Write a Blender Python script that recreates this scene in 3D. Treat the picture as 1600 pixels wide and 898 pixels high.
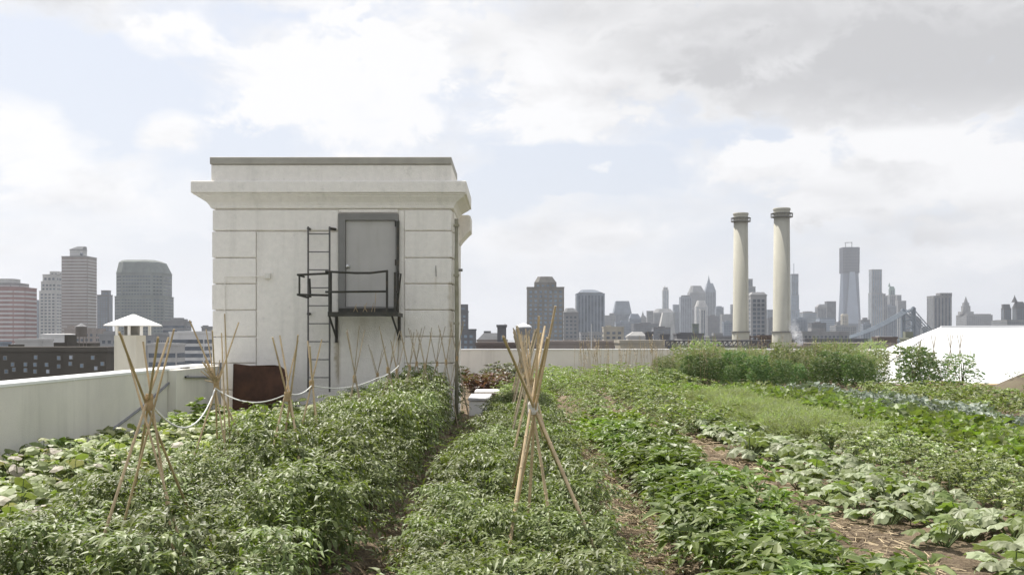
import bpy, math, random
from mathutils import Vector, Matrix
R = math.radians
S = bpy.context.scene
for o in list(bpy.data.objects): bpy.data.objects.remove(o)

# ------------------------------------------------------------------ camera
EYE = 1.9                       # the viewer's eye above the garden roof (z = 0)
cam = bpy.data.cameras.new('camera'); co = bpy.data.objects.new('camera', cam)
S.collection.objects.link(co); S.camera = co
co.location = (0, 0, EYE); co.rotation_euler = (R(90), 0, 0)
cam.lens = 36; cam.sensor_width = 36; cam.shift_y = 0.0475
cam.clip_start = 0.1; cam.clip_end = 60000

# ------------------------------------------------------------------ light
SUN_AZ, SUN_EL = R(-42), R(57)      # azimuth from +y towards +x; ahead of the viewer and to the left
sd = Vector((math.sin(SUN_AZ)*math.cos(SUN_EL), math.cos(SUN_AZ)*math.cos(SUN_EL), math.sin(SUN_EL)))
sun = bpy.data.lights.new('sun', 'SUN'); sun.energy = 4.7; sun.angle = R(0.6); sun.color = (1.0, 0.955, 0.88)
so = bpy.data.objects.new('sun', sun); S.collection.objects.link(so)
so.rotation_euler = sd.to_track_quat('Z', 'Y').to_euler()
S.view_settings.view_transform = 'Standard'; S.view_settings.look = 'None'
S.view_settings.exposure = 0.46; S.view_settings.gamma = 1.0

class NT:                            # small helper to write node trees
    def __init__(s, tree): s.t = tree; s.n = tree.nodes; s.l = tree.links
    def new(s, typ, **kw):
        x = s.n.new(typ)
        for k, v in kw.items(): setattr(x, k, v)
        return x
    def put(s, sock, v):
        if isinstance(v, bpy.types.NodeSocket): s.l.new(v, sock)
        elif v is not None:
            try: sock.default_value = v
            except Exception: sock.default_value = tuple(v)+(1.0,)
    def math(s, op, a, b=None, c=None, clamp=False):
        x = s.new('ShaderNodeMath', operation=op, use_clamp=clamp)
        s.put(x.inputs[0], a); s.put(x.inputs[1], b); s.put(x.inputs[2], c)
        return x.outputs[0]
    def mix(s, f, a, b, blend='MIX'):
        x = s.new('ShaderNodeMix', data_type='RGBA', blend_type=blend)
        s.put(x.inputs[0], f); s.put(x.inputs[6], a); s.put(x.inputs[7], b)
        return x.outputs[2]
    def noise(s, vec, scale, detail=4, rough=0.55, dist=0.0):
        x = s.new('ShaderNodeTexNoise'); s.put(x.inputs['Vector'], vec)
        x.inputs['Scale'].default_value = scale; x.inputs['Detail'].default_value = detail
        x.inputs['Roughness'].default_value = rough; x.inputs['Distortion'].default_value = dist
        return x.outputs['Fac']
    def smooth(s, v, lo, hi, a=0.0, b=1.0):
        x = s.new('ShaderNodeMapRange', interpolation_type='SMOOTHSTEP')
        s.put(x.inputs[0], v); s.put(x.inputs[1], lo); s.put(x.inputs[2], hi); s.put(x.inputs[3], a); s.put(x.inputs[4], b)
        return x.outputs[0]

W = bpy.data.worlds.new('World'); S.world = W; W.use_nodes = True
w = NT(W.node_tree); w.n.clear()
sky = w.new('ShaderNodeTexSky', sky_type='NISHITA', sun_disc=False)
sky.sun_elevation = SUN_EL; sky.sun_rotation = SUN_AZ; sky.altitude = 60; sky.dust_density = 3.0; sky.air_density = 1.2
tc = w.new('ShaderNodeTexCoord'); sep = w.new('ShaderNodeSeparateXYZ'); w.l.new(tc.outputs['Generated'], sep.inputs[0])
az = w.math('ARCTAN2', sep.outputs[0], sep.outputs[1]); el = w.math('ARCSINE', sep.outputs[2])
# cloud layer coordinates: a direction pulled towards a flat layer overhead
zc = w.math('ADD', w.math('ABSOLUTE', sep.outputs[2]), 0.22)
cv = w.new('ShaderNodeCombineXYZ')
w.put(cv.inputs[0], w.math('DIVIDE', sep.outputs[0], zc)); w.put(cv.inputs[1], w.math('DIVIDE', sep.outputs[1], zc)); w.put(cv.inputs[2], w.math('MULTIPLY', sep.outputs[2], 2.2))
mpn = w.new('ShaderNodeMapping'); mpn.inputs['Scale'].default_value = (1, 1, 1.7); w.l.new(tc.outputs['Generated'], mpn.inputs[0])
n1 = w.math('ADD', w.math('MULTIPLY', w.noise(cv.outputs[0], 1.5, 8, 0.56, 0.35), .45), w.math('MULTIPLY', w.noise(mpn.outputs[0], 4.6, 9, 0.58, 0.15), .55))
n2 = w.noise(cv.outputs[0], 0.6, 5, 0.5, 0.2)
n3 = w.noise(mpn.outputs[0], 13.0, 8, 0.6, 0.25)
def ang(px, py): return math.atan2(px-800, 1600), math.atan2(525-py, math.hypot(px-800, 1600))
def blob(px, py, rx, ry, amt):        # one cloud (or gap) of the layer: centre and size as directions on the sky
    a, e = ang(px, py)
    dx = w.math('MULTIPLY', w.math('SUBTRACT', az, a), 1600.0/rx)
    dy = w.math('MULTIPLY', w.math('SUBTRACT', el, e), 1600.0/ry)
    wob = w.math('MULTIPLY', w.math('SUBTRACT', n3, 0.5), 3.2)
    wob = w.math('ADD', wob, w.math('MULTIPLY', w.math('SUBTRACT', n1, 0.5), 3.0))
    r = w.math('ADD', w.math('SQRT', w.math('ADD', w.math('MULTIPLY', dx, dx), w.math('MULTIPLY', dy, dy))), wob)
    return w.math('MULTIPLY', w.smooth(r, 1.22, 0.5), amt)
def total(base, bl):
    for b in bl: base = w.math('ADD', base, blob(*b))
    return base
cover = total(w.smooth(n1, 0.43, 0.62, -0.05, 0.95), [
    (262, 58, 78, 34, .95), (268, 206, 55, 30, .9), (10, 210, 120, 75, .9), (95, 290, 90, 40, .35), (430, 130, 120, 60, .95), (570, 150, 200, 90, .95),
    (480, 70, 110, 40, .4), (730, 80, 150, 90, .8), (900, 120, 150, 100, .9), (430, -10, 120, 30, .8), (1300, 80, 480, 140, 1.0), (1050, 30, 250, 80, .8),
    (930, 362, 105, 42, .6), (1190, 262, 120, 42, .8), (1420, 262, 220, 75, .95), (1560, 330, 140, 90, .6), (1330, 350, 120, 60, .3), (300, 320, 90, 45, .5),
    (150, 110, 170, 70, -.7), (390, 190, 60, 100, -.35), (900, 268, 150, 42, -1.0), (790, 300, 90, 50, -.5), (1130, 215, 130, 30, -.7), (1065, 150, 50, 24, -.4), (160, 190, 60, 60, -.6), (60, 60, 120, 60, -.5)])
cover = w.math('MINIMUM', w.math('MAXIMUM', cover, 0.0), 1.0)
thick = total(w.smooth(n2, 0.5, 0.75, 0.0, 0.6), [
    (1400, 125, 330, 75, .85), (1150, 60, 260, 70, .55), (1520, 40, 220, 90, .35), (900, 20, 150, 40, .3), (950, 380, 80, 20, .4), (1250, 315, 160, 30, .35), (1480, 350, 160, 35, .6), (1330, 385, 140, 30, .45), (400, 345, 110, 22, .3), (620, 215, 160, 22, .35), (120, 320, 90, 22, .3), (1050, 330, 130, 24, .3), (700, 60, 100, 30, .3),
    (560, 160, 260, 90, -.6), (1190, 235, 80, 28, -.5), (1400, 235, 160, 30, -.5), (20, 190, 120, 80, -.6), (265, 60, 80, 40, -.6)])
thick = w.math('ADD', thick, w.math('MULTIPLY', w.math('SUBTRACT', n1, .5), 2.6))
thick = w.math('ADD', w.math('MULTIPLY', thick, .9), w.math('MULTIPLY', w.math('SUBTRACT', n3, .5), 1.9))
thick = w.smooth(thick, -.15, 1.25)
veil = w.mix(0.80, sky.outputs[0], (5.55, 5.85, 6.6, 1))                 # thin high haze over the blue
cloud = w.mix(thick, (7.1, 7.08, 7.15, 1), (4.25, 4.25, 4.35, 1))
col = w.mix(cover, veil, cloud)
low = w.smooth(el, 0.15, -0.01)
col = w.mix(w.math('MULTIPLY', low, 0.55), col, (6.0, 6.0, 6.15, 1))       # pale air near the horizon
bg = w.new('ShaderNodeBackground'); w.l.new(col, bg.inputs[0]); bg.inputs[1].default_value = 0.1
wo = w.new('ShaderNodeOutputWorld'); w.l.new(bg.outputs[0], wo.inputs[0])

# ------------------------------------------------------------------ materials
MATS = {}
def mat(name, col, rough=0.8, var=0.12, scale=3.0, bump=0.0, bscale=40.0, metal=0.0, dirt=None, dirtamt=0.3, dirtscale=1.0, streak=False, spec=0.5):
    if name in MATS: return MATS[name]
    m = bpy.data.materials.new(name); m.use_nodes = True; t = NT(m.node_tree); t.n.clear()
    tcn = t.new('ShaderNodeTexCoord'); vec = tcn.outputs['Object']
    p = t.new('ShaderNodeBsdfPrincipled'); out = t.new('ShaderNodeOutputMaterial'); t.l.new(p.outputs[0], out.inputs[0])
    n = t.noise(vec, scale, 6, 0.6)
    c = t.mix(t.smooth(n, 0.3, 0.7), tuple(v*(1-var) for v in col), tuple(min(1, v*(1+var)) for v in col))
    if dirt:
        v2 = vec
        if streak:
            mp = t.new('ShaderNodeMapping'); mp.inputs['Scale'].default_value = (3.0, 3.0, 0.25); t.l.new(vec, mp.inputs[0]); v2 = mp.outputs[0]
        d = t.smooth(t.noise(v2, dirtscale, 7, 0.62), 0.5, 0.74)
        c = t.mix(t.math('MULTIPLY', d, dirtamt), c, dirt)
    t.l.new(c, p.inputs['Base Color']); p.inputs['Roughness'].default_value = rough; p.inputs['Metallic'].default_value = metal
    p.inputs['Specular IOR Level'].default_value = spec
    if bump:
        b = t.new('ShaderNodeBump'); b.inputs['Strength'].default_value = bump; b.inputs['Distance'].default_value = 0.02
        t.l.new(t.noise(vec, bscale, 5, 0.6), b.inputs['Height']); t.l.new(b.outputs[0], p.inputs['Normal'])
    MATS[name] = m; return m

def leafmat(name, a, b, pale=(0.3, 0.33, 0.22), paleamt=0.1, rough=0.42, trans=0.3, spec=0.5):
    m = bpy.data.materials.new(name); m.use_nodes = True; t = NT(m.node_tree); t.n.clear()
    g = t.new('ShaderNodeNewGeometry'); oi = t.new('ShaderNodeObjectInfo')
    r = g.outputs['Random Per Island']
    c = t.mix(r, a, b)
    r2 = t.math('FRACT', t.math('MULTIPLY', r, 17.31))
    c = t.mix(t.math('GREATER_THAN', r2, 1-paleamt), c, pale)
    hs = t.new('ShaderNodeHueSaturation')
    t.put(hs.inputs['Hue'], t.math('ADD', 0.458, t.math('MULTIPLY', oi.outputs['Random'], 0.03)))
    t.put(hs.inputs['Saturation'], 0.92)
    t.put(hs.inputs['Value'], t.math('ADD', 0.72, t.math('MULTIPLY', oi.outputs['Random'], 0.62)))
    t.l.new(c, hs.inputs['Color']); c = hs.outputs[0]
    tcn = t.new('ShaderNodeTexCoord')
    c = t.mix(t.smooth(t.noise(tcn.outputs['Object'], 30, 3), .35, .7, 0, .35), c, t.mix(0.5, c, pale))
    p = t.new('ShaderNodeBsdfPrincipled'); t.l.new(c, p.inputs['Base Color']); p.inputs['Roughness'].default_value = rough
    p.inputs['Specular IOR Level'].default_value = spec
    tr = t.new('ShaderNodeBsdfTranslucent')
    tl = t.mix(1.0, c, (1.15, 1.35, 0.55, 1), 'MULTIPLY'); t.l.new(tl, tr.inputs[0])
    mx = t.new('ShaderNodeMixShader'); mx.inputs[0].default_value = trans
    t.l.new(p.outputs[0], mx.inputs[1]); t.l.new(tr.outputs[0], mx.inputs[2])
    out = t.new('ShaderNodeOutputMaterial'); t.l.new(mx.outputs[0], out.inputs[0])
    MATS[name] = m; return m

white_paint = mat('white_paint', (0.86, 0.82, 0.75), 0.85, 0.035, 9, 0.9, 45, dirt=(0.52, 0.50, 0.44), dirtamt=0.28, dirtscale=1.2, streak=True)
parapet_paint = mat('parapet_paint', (0.72, 0.69, 0.62), 0.8, 0.07, 0.7, 0.35, 50, dirt=(0.45, 0.43, 0.38), dirtamt=0.35, dirtscale=0.8, streak=True)
cap_white = mat('cap_white', (0.82, 0.82, 0.80), 0.7, 0.03, 2)
coping = mat('coping_metal', (0.36, 0.34, 0.29), 0.6, 0.1, 2)
door_grey = mat('door_grey', (0.43, 0.415, 0.385), 0.5, 0.04, 2.5, dirt=(0.3, 0.27, 0.22), dirtamt=0.25, dirtscale=2, streak=True)
frame_grey = mat('frame_grey', (0.20, 0.195, 0.18), 0.5, 0.08, 3)
black_iron = mat('black_iron', (0.045, 0.043, 0.035), 0.55, 0.25, 9, metal=0.2, dirt=(0.13, 0.09, 0.05), dirtamt=0.5, dirtscale=8)
ladder_iron = mat('ladder_iron', (0.11, 0.105, 0.10), 0.55, 0.2, 9, dirt=(0.16, 0.1, 0.06), dirtamt=0.4, dirtscale=8)
rust = mat('rust', (0.075, 0.035, 0.022), 0.85, 0.35, 2.5, 0.4, 30, dirt=(0.035, 0.02, 0.015), dirtamt=0.7, dirtscale=1.5)
pipe_tan = mat('pipe_tan', (0.30, 0.28, 0.20), 0.6, 0.15, 3, dirt=(0.16, 0.14, 0.07), dirtamt=0.6, dirtscale=2)
brass = mat('knob_metal', (0.62, 0.62, 0.6), 0.3, 0.05, 3, metal=0.7)
rope_m = mat('rope_white', (0.66, 0.66, 0.62), 0.8, 0.08, 20)
cable_m = mat('cable_grey', (0.22, 0.22, 0.23), 0.6, 0.1, 10)
bamboo = mat('bamboo', (0.50, 0.38, 0.22), 0.5, 0.22, 5, dirt=(0.24, 0.15, 0.07), dirtamt=0.5, dirtscale=4)
bamboo_old = mat('bamboo_weathered', (0.38, 0.31, 0.21), 0.65, 0.22, 5, dirt=(0.17, 0.12, 0.07), dirtamt=0.5, dirtscale=4)
tape = mat('binding', (0.60, 0.57, 0.50), 0.6, 0.1, 10)
twine = mat('twine', (0.38, 0.27, 0.14), 0.9, 0.2, 30)
straw_m = mat('straw', (0.42, 0.33, 0.2), 0.8, 0.25, 8)
tent_m = mat('white_membrane', (0.80, 0.80, 0.79), 0.6, 0.03, 0.6, 0.5, 2.0, dirt=(.66, .65, .6), dirtamt=.3, dirtscale=.5)
stack_m = mat('stack_concrete', (0.43, 0.415, 0.345), 0.85, 0.06, 0.15, dirt=(0.30, 0.285, 0.24), dirtamt=0.6, dirtscale=0.12, streak=True)
roof_m = mat('roof_deck', (0.25, 0.23, 0.2), 0.9, 0.2, 1)
stem_m = mat('stem_green', (0.12, 0.16, 0.06), 0.7, 0.2, 9)
stem_dark = mat('stem_brown', (0.10, 0.08, 0.05), 0.8, 0.2, 9)

def soil_mat():
    m = bpy.data.materials.new('soil'); m.use_nodes = True; t = NT(m.node_tree); t.n.clear()
    tcn = t.new('ShaderNodeTexCoord'); v = tcn.outputs['Object']
    a = t.noise(v, 1.1, 7, 0.65); b = t.noise(v, 18, 6, 0.7); c3 = t.noise(v, 70, 4, 0.7)
    c = t.mix(t.smooth(a, .35, .65), (0.10, 0.075, 0.052, 1), (0.25, 0.19, 0.13, 1))
    c = t.mix(t.smooth(b, .4, .7, 0, .7), c, (0.38, 0.30, 0.205, 1))
    c = t.mix(t.smooth(c3, .5, .68, 0, .8), c, (0.05, 0.036, 0.026, 1))
    p = t.new('ShaderNodeBsdfPrincipled'); t.l.new(c, p.inputs['Base Color']); p.inputs['Roughness'].default_value = 0.95
    p.inputs['Specular IOR Level'].default_value = 0.15
    bm = t.new('ShaderNodeBump'); bm.inputs['Strength'].default_value = 0.9; bm.inputs['Distance'].default_value = 0.03
    t.l.new(t.math('ADD', b, c3), bm.inputs['Height']); t.l.new(bm.outputs[0], p.inputs['Normal'])
    o = t.new('ShaderNodeOutputMaterial'); t.l.new(p.outputs[0], o.inputs[0]); return m
soil = soil_mat()

# ------------------------------------------------------------------ mesh helpers
COL = S.collection
class MB:
    def __init__(s): s.v = []; s.f = []; s.mi = []
    def add(s, vs, fs, mi=0):
        n = len(s.v); s.v += [tuple(p) for p in vs]; s.f += [tuple(i+n for i in f) for f in fs]; s.mi += [mi]*len(fs)
    def box(s, x0, x1, y0, y1, z0, z1, mi=0):
        s.add([(x0,y0,z0),(x1,y0,z0),(x1,y1,z0),(x0,y1,z0),(x0,y0,z1),(x1,y0,z1),(x1,y1,z1),(x0,y1,z1)],
              [(0,3,2,1),(4,5,6,7),(0,1,5,4),(1,2,6,5),(2,3,7,6),(3,0,4,7)], mi)
    def bevbox(s, x0, x1, y0, y1, z0, z1, b=0.01):      # box with chamfered edges on all sides (24 verts)
        n = len(s.v); P = []
        for zz, i in ((z0, b), (z0+b, 0), (z1-b, 0), (z1, b)):
            c = b
            P += [(x0+c+i*0, y0+i, zz), (x1-c, y0+i, zz), (x1-i, y0+c, zz), (x1-i, y1-c, zz), (x1-c, y1-i, zz), (x0+c, y1-i, zz), (x0+i, y1-c, zz), (x0+i, y0+c, zz)]
        F = [tuple(reversed(range(8))), tuple(range(24, 32))]
        for k in range(3):
            for j in range(8):
                a, c2 = k*8+j, k*8+(j+1) % 8
                F.append((a, c2, c2+8, a+8))
        s.add(P, F)
    def tube(s, pts, r, n=6, r1=None, caps=True):
        pts = [Vector(p) for p in pts]; m = len(pts); P = []; up = Vector((0, 0, 1))
        for i, p in enumerate(pts):
            d = (pts[min(i+1, m-1)]-pts[max(i-1, 0)]).normalized()
            a = d.cross(up)
            if a.length < 1e-3: a = d.cross(Vector((1, 0, 0)))
            a.normalize(); b = d.cross(a)
            rr = r if r1 is None else r+(r1-r)*i/(m-1)
            if isinstance(r, (list, tuple)): rr = r[i]
            for k in range(n):
                t = 2*math.pi*k/n; P.append(p+a*math.cos(t)*rr+b*math.sin(t)*rr)
        F = [(i*n+k, i*n+(k+1) % n, (i+1)*n+(k+1) % n, (i+1)*n+k) for i in range(m-1) for k in range(n)]
        if caps: F += [tuple(reversed(range(n))), tuple(range((m-1)*n, m*n))]
        s.add(P, F)
    def lathe(s, cx, cy, prof, n=16, caps=True):
        P = [(cx+r*math.cos(2*math.pi*k/n), cy+r*math.sin(2*math.pi*k/n), z) for r, z in prof for k in range(n)]
        m = len(prof)
        F = [(i*n+k, i*n+(k+1) % n, (i+1)*n+(k+1) % n, (i+1)*n+k) for i in range(m-1) for k in range(n)]
        if caps: F += [tuple(reversed(range(n))), tuple(range((m-1)*n, m*n))]
        s.add(P, F)
    def loft(s, rings):                                   # rings: lists of equal count, bottom to top, ccw
        n = len(rings[0]); P = [p for r in rings for p in r]; m = len(rings)
        F = [(i*n+k, i*n+(k+1) % n, (i+1)*n+(k+1) % n, (i+1)*n+k) for i in range(m-1) for k in range(n)]
        F += [tuple(reversed(range(n))), tuple(range((m-1)*n, m*n))]
        s.add(P, F)
    def mesh(s, name, *mats, smooth=False):
        me = bpy.data.meshes.new(name); me.from_pydata(s.v, [], s.f)
        for m in mats: me.materials.append(m)
        if len(mats) > 1: me.polygons.foreach_set('material_index', s.mi)
        if smooth: me.polygons.foreach_set('use_smooth', [True]*len(s.f))
        me.update(); return me
    def obj(s, name, *mats, parent=None, smooth=False, origin=None, kind=None):
        if origin: s.v = [(a-origin[0], b-origin[1], c-origin[2]) for a, b, c in s.v]
        return link(name, s.mesh(name, *mats, smooth=smooth), parent, origin or (0, 0, 0), kind)
def link(name, me, parent=None, loc=(0, 0, 0), kind=None):
    o = bpy.data.objects.new(name, me); COL.objects.link(o); o.parent = parent; o.location = loc
    if kind: o['kind'] = kind
    return o
def tag(o, label, cat, group=None):
    o['label'] = label; o['category'] = cat
    if group: o['group'] = group
    return o
def thing(name, label, cat, loc=(0, 0, 0), group=None):
    o = link(name, None, None, loc); o.empty_display_size = 0.1
    return tag(o, label, cat, group)
def kid(mb, name, parent, *mats, smooth=False, kind=None, label=None):     # mesh given in world coordinates, child of a thing (or of a part)
    L = Vector(parent.location)
    if parent.parent: L = L+Vector(parent.parent.location)
    mb.v = [(a-L.x, b-L.y, c-L.z) for a, b, c in mb.v]
    o = link(name, mb.mesh(name, *mats, smooth=smooth), parent, (0, 0, 0), kind)
    if label: o['label'] = label
    return o
def X(px, d): return (px-800)/1600*d
def Z(py, d): return EYE+(525-py)/1600*d
def at(px, py, d): return Vector((X(px, d), d, Z(py, d)))

rnd = random.Random(7)

# ------------------------------------------------------------------ ground far below: city, river
GZ = -48.0
city_m = mat('city_ground', (0.16, 0.155, 0.15), 0.9, 0.4, 0.01, dirt=(0.07, 0.09, 0.05), dirtamt=0.8, dirtscale=0.006)
g = MB(); g.add([(-9000, -600, GZ), (9000, -600, GZ), (9000, 14000, GZ), (-9000, 14000, GZ)], [(0, 1, 2, 3)])
g.obj('ground', city_m, kind='structure')
water_m = mat('river_water', (0.05, 0.07, 0.075), 0.12, 0.1, 0.02)
g = MB(); g.add([(-300, 1750, GZ+.05), (5200, 1350, GZ+.05), (5200, 1950, GZ+.05), (-300, 2350, GZ+.05)], [(0, 1, 2, 3)])
g.obj('river', water_m, kind='structure')

# ------------------------------------------------------------------ the garden roof
FARY = 45.6; WX = -6.12
def bed(x):                                             # height of the soil across the rows
    h = 0.0
    for a, b in ((-6.0, -4.0), (-3.8, -2.5), (-2.35, -1.15), (-0.6, 0.85), (1.5, 2.45), (2.85, 4.05), (4.35, 6.0), (6.6, 8.1), (8.5, 10.1), (10.6, 12.2), (12.6, 14.5), (15, 17)):
        m, hw = (a+b)/2, (b-a)/2
        t = abs(x-m)/hw
        if t < 1.2: h = max(h, 0.13*max(0, min(1, (1.2-t)/0.35)))
    return h
from mathutils import noise as mn
g = MB(); xs = []
x = WX+0.02
while x < 26: xs.append(x); x += 0.11 if x < 8 else 0.25
ys = []; y = 1.0
while y < FARY: ys.append(y); y += 0.12 if y < 14 else (0.2 if y < 24 else 0.5)
ys.append(FARY-0.02)
nx = len(xs); Vv = []
for yy in ys:
    for xx in xs:
        h = bed(xx+0.1*mn.noise(Vector((xx*.8, yy*.9, 3))))+0.045*mn.noise(Vector((xx*3, yy*3, 0)))+0.03*mn.noise(Vector((xx*9, yy*9, 5)))
        Vv.append((xx, yy, max(h, 0.012)))
g.v = Vv; g.f = [(j*nx+i, j*nx+i+1, (j+1)*nx+i+1, (j+1)*nx+i) for j in range(len(ys)-1) for i in range(nx-1)]; g.mi = [0]*len(g.f)
g.obj('soil_ground', soil, smooth=True, kind='structure')

# the building that carries the garden, and its parapets
o = thing('factory_building', 'white concrete factory building that carries the planted roof and its parapets', 'building', (0, 20, GZ))
g = MB(); g.box(WX-0.42, 34, -20, FARY+0.4, GZ, -0.03); kid(g, 'roof_slab', o, roof_m)
def parapet(name, label, x0, x1, y0, y1, z, capo=0.05):
    t = thing(name, label, 'wall', ((x0+x1)/2, (y0+y1)/2, 0))
    g = MB(); g.box(x0, x1, y0, y1, -0.02, z-0.05); kid(g, 'wall_face', t, parapet_paint)
    L = max(x1-x0, y1-y0); n = max(1, int(L/3.2)); gap = 0.008
    for i in range(n):
        c = MB()
        if y1-y0 > x1-x0: c.bevbox(x0-capo, x1+capo, y0+(y1-y0)*i/n+gap, y0+(y1-y0)*(i+1)/n-gap, z-0.05, z, 0.008)
        else: c.bevbox(x0+(x1-x0)*i/n+gap, x0+(x1-x0)*(i+1)/n-gap, y0-capo, y1+capo, z-0.05, z, 0.008)
        kid(c, 'coping_slab', t, cap_white)
    return t
parapet('parapet_wall', 'grey white parapet with bright top running along the left edge up to the white house', WX-0.40, WX, -6, 21.1, 1.33, 0.012)
parapet('parapet_wall', 'low white parapet crossing behind the beds below the far skyline', -3.0, 33, FARY, FARY+0.35, 1.33, 0.03)
# flat pier on the left wall beside the house
g = MB(); g.bevbox(WX, WX+0.16, 18.2, 21.0, -0.02, 1.30, 0.01)
o = g.obj('wall_pier', parapet_paint, origin=(WX, 19.6, 0)); tag(o, 'flat whitewashed pier thickening the left parapet next to the white house', 'pier')

# ------------------------------------------------------------------ white stair house
HD = 21.3; K = 1600/HD
hx = lambda px: (px-800)/K
hz = lambda py: EYE+(525-py)/K
def stain_walls():                    # rust runs under the landing's brackets and grime near the base, part of the paint's wear
    t = NT(white_paint.node_tree); p = [n for n in t.n if n.type == 'BSDF_PRINCIPLED'][0]; src = p.inputs['Base Color'].links[0].from_socket
    co_ = [n for n in t.n if n.type == 'TEX_COORD'][0].outputs['Object']; sp_ = t.new('ShaderNodeSeparateXYZ'); t.l.new(co_, sp_.inputs[0])
    nz = t.noise(co_, 6, 5, .6); c = src
    for px, top, bot, w_, amt in ((527, 533, 615, .06, .75), (624, 529, 570, .05, .5), (567, 495, 560, .12, .25), (704, 440, 600, .05, .5), (681, 432, 470, .03, .3)):
        dx = t.math('ABSOLUTE', t.math('SUBTRACT', t.math('ADD', sp_.outputs[0], t.math('MULTIPLY', t.math('SUBTRACT', nz, .5), .12)), hx(px)+3.75))
        m = t.math('MULTIPLY', t.smooth(dx, w_*1.6, 0.0), t.smooth(sp_.outputs[2], hz(bot), hz(bot)+.5))
        m = t.math('MULTIPLY', m, t.smooth(sp_.outputs[2], hz(top)+.03, hz(top)-.03)); m = t.math('MULTIPLY', m, t.math('MULTIPLY', nz, 1.7*amt), clamp=True)
        c = t.mix(m, c, (.36, .29, .17, 1))
    flake = t.math('MULTIPLY', t.smooth(t.noise(co_, 3.3, 8, .72), .60, .66), .3)
    c = t.mix(flake, c, (.56, .54, .49, 1))
    t.l.new(c, p.inputs['Base Color'])
stain_walls()
house = thing('stair_house', 'white rusticated rooftop stair house with heavy cornice and grey raised door', 'building', (-3.75, HD, 0))
xl, xr, yb = hx(332), hx(706), HD+2.1
g = MB(); g.box(xl+0.05, xr-0.05, HD+0.05, yb, 0, hz(322)); kid(g, 'wall_core', house, white_paint)
def shp(pts, z): return [(x, y, z) for x, y in pts]
def rect(o_, z): return [(xl-o_*1.15, HD-o_*.5, z), (xr+o_, HD-o_*.5, z), (xr+o_, yb+o_, z), (xl-o_, yb+o_, z)]
# entablature
g = MB(); g.loft([rect(-0.01, hz(326)), rect(0.0, hz(322))]); 
pr = [(0.005, 326), (0.03, 325), (0.05, 321), (0.10, 316), (0.19, 311), (0.25, 308), (0.27, 306), (0.31, 305.2), (0.31, 303.5)]
g = MB(); g.loft([rect(o_, hz(py)) for o_, py in pr]); kid(g, 'cornice_moulding', house, white_paint)
g = MB()
z0, z1 = hz(303.3), hz(284.5)
g.bevbox(xl-0.40, xr+0.31, HD-0.19, yb+0.3, z0, z1, 0.018); kid(g, 'cornice_slab', house, white_paint)
g = MB(); g.bevbox(xl+0.00, xr-0.0, HD-0.10, yb, z1-0.002, hz(258.5), 0.015); kid(g, 'attic_block', house, white_paint)
g = MB(); g.bevbox(xl-0.02, xr+0.0, HD-0.13, yb+0.02, hz(258.3), hz(247), 0.01); kid(g, 'roof_coping', house, coping)
# frieze course right below the moulding, over full width but for the door
jt = 0.010
rows = [327.5, 361, 403, 443.5, 484.5, 526, 567.5, 609, 650, 668]
def block(x0, x1, p0, p1, proud=0.0, back=0.3, name='stone_block'):
    g = MB(); g.bevbox(x0, x1, HD-proud, HD+back, hz(p1)+jt, hz(p0)-jt, 0.014); return kid(g, name, house, white_paint)
dl, dr = hx(529), hx(622)
# first course: wide block left of the door, quoin right
block(xl, dl-0.004, rows[0], rows[1])
for i in range(len(rows)-1):
    p0, p1 = rows[i], rows[i+1]
    if i > 0: block(xl-(0.012 if i % 2 else 0.0), hx(400), p0, p1)
    block(hx(632), xr+(0.012 if i % 2 else 0.0), p0, p1)
    # return blocks down the right side wall
    for k in range(2):
        g = MB(); g.bevbox(xr-0.25, xr+0.035, HD+0.32+k*.9, HD+0.32+(k+1)*.9-0.03, hz(p1)+jt, hz(p0)-jt, 0.014); kid(g, 'stone_block', house, white_paint)
block(hx(400)+0.006, dl-0.004, rows[1], 668, -0.018, name='wall_panel')
block(dl-0.003, dr+0.003, 489, 668, -0.018, name='wall_panel')
block(dr+0.006, hx(632)-0.003, rows[0], 668, -0.018, name='wall_panel')
block(dl-0.003, dr+0.003, 325.5, 333.2, -0.012, name='lintel')
# door
t = MB(); t.box(dl, dl+0.14, HD-0.03, HD+0.12, hz(486), hz(334)); t.box(dl+0.14, dr-0.05, HD-0.03, HD+0.12, hz(344), hz(334)); t.box(dr-0.05, dr, HD-0.03, HD+0.12, hz(486), hz(334)); t.box(dl+0.14, dr-0.05, HD-0.02, HD+0.12, hz(486), hz(479.5))
kid(t, 'door_frame', house, frame_grey)
door = MB(); door.bevbox(dl+0.142, dr-0.052, HD+0.03, HD+0.075, hz(479), hz(344.5), 0.006); door = kid(door, 'door', house, door_grey)
k = MB(); kx, kz = hx(543.5), hz(416)
for yy, r in (): pass
ks = [(0.045, 0), (0.045, .01), (.015, .015), (.015, .05), (.034, .06), (.04, .08), (.028, .1)]
P = [(kx+r*math.cos(a*math.pi/5), HD+0.028-yy, kz+r*math.sin(a*math.pi/5)) for r, yy in ks for a in range(10)]
k.add(P, [(i*10+j, i*10+(j+1) % 10, (i+1)*10+(j+1) % 10, (i+1)*10+j) for i in range(len(ks)-1) for j in range(10)]+[tuple(range(60, 70))])
k.v = [(a-house.location.x, b-HD, c) for a, b, c in k.v]; link('door_knob', k.mesh('door_knob', brass, smooth=True), door)
for zz in (350, 410, 470):
    h = MB(); h.tube([(dr-0.05, HD-0.035, hz(zz)-.06), (dr-0.05, HD-0.035, hz(zz)+.06)], 0.014, 8); h.v = [(a-house.location.x, b-HD, c) for a, b, c in h.v]; link('hinge', h.mesh('hinge', black_iron), door)
h = MB(); h.box(dr-0.02, dr+0.022, HD-0.08, HD-0.035, hz(484), hz(346)); kid(h, 'door_stop_bar', house, black_iron)
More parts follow.
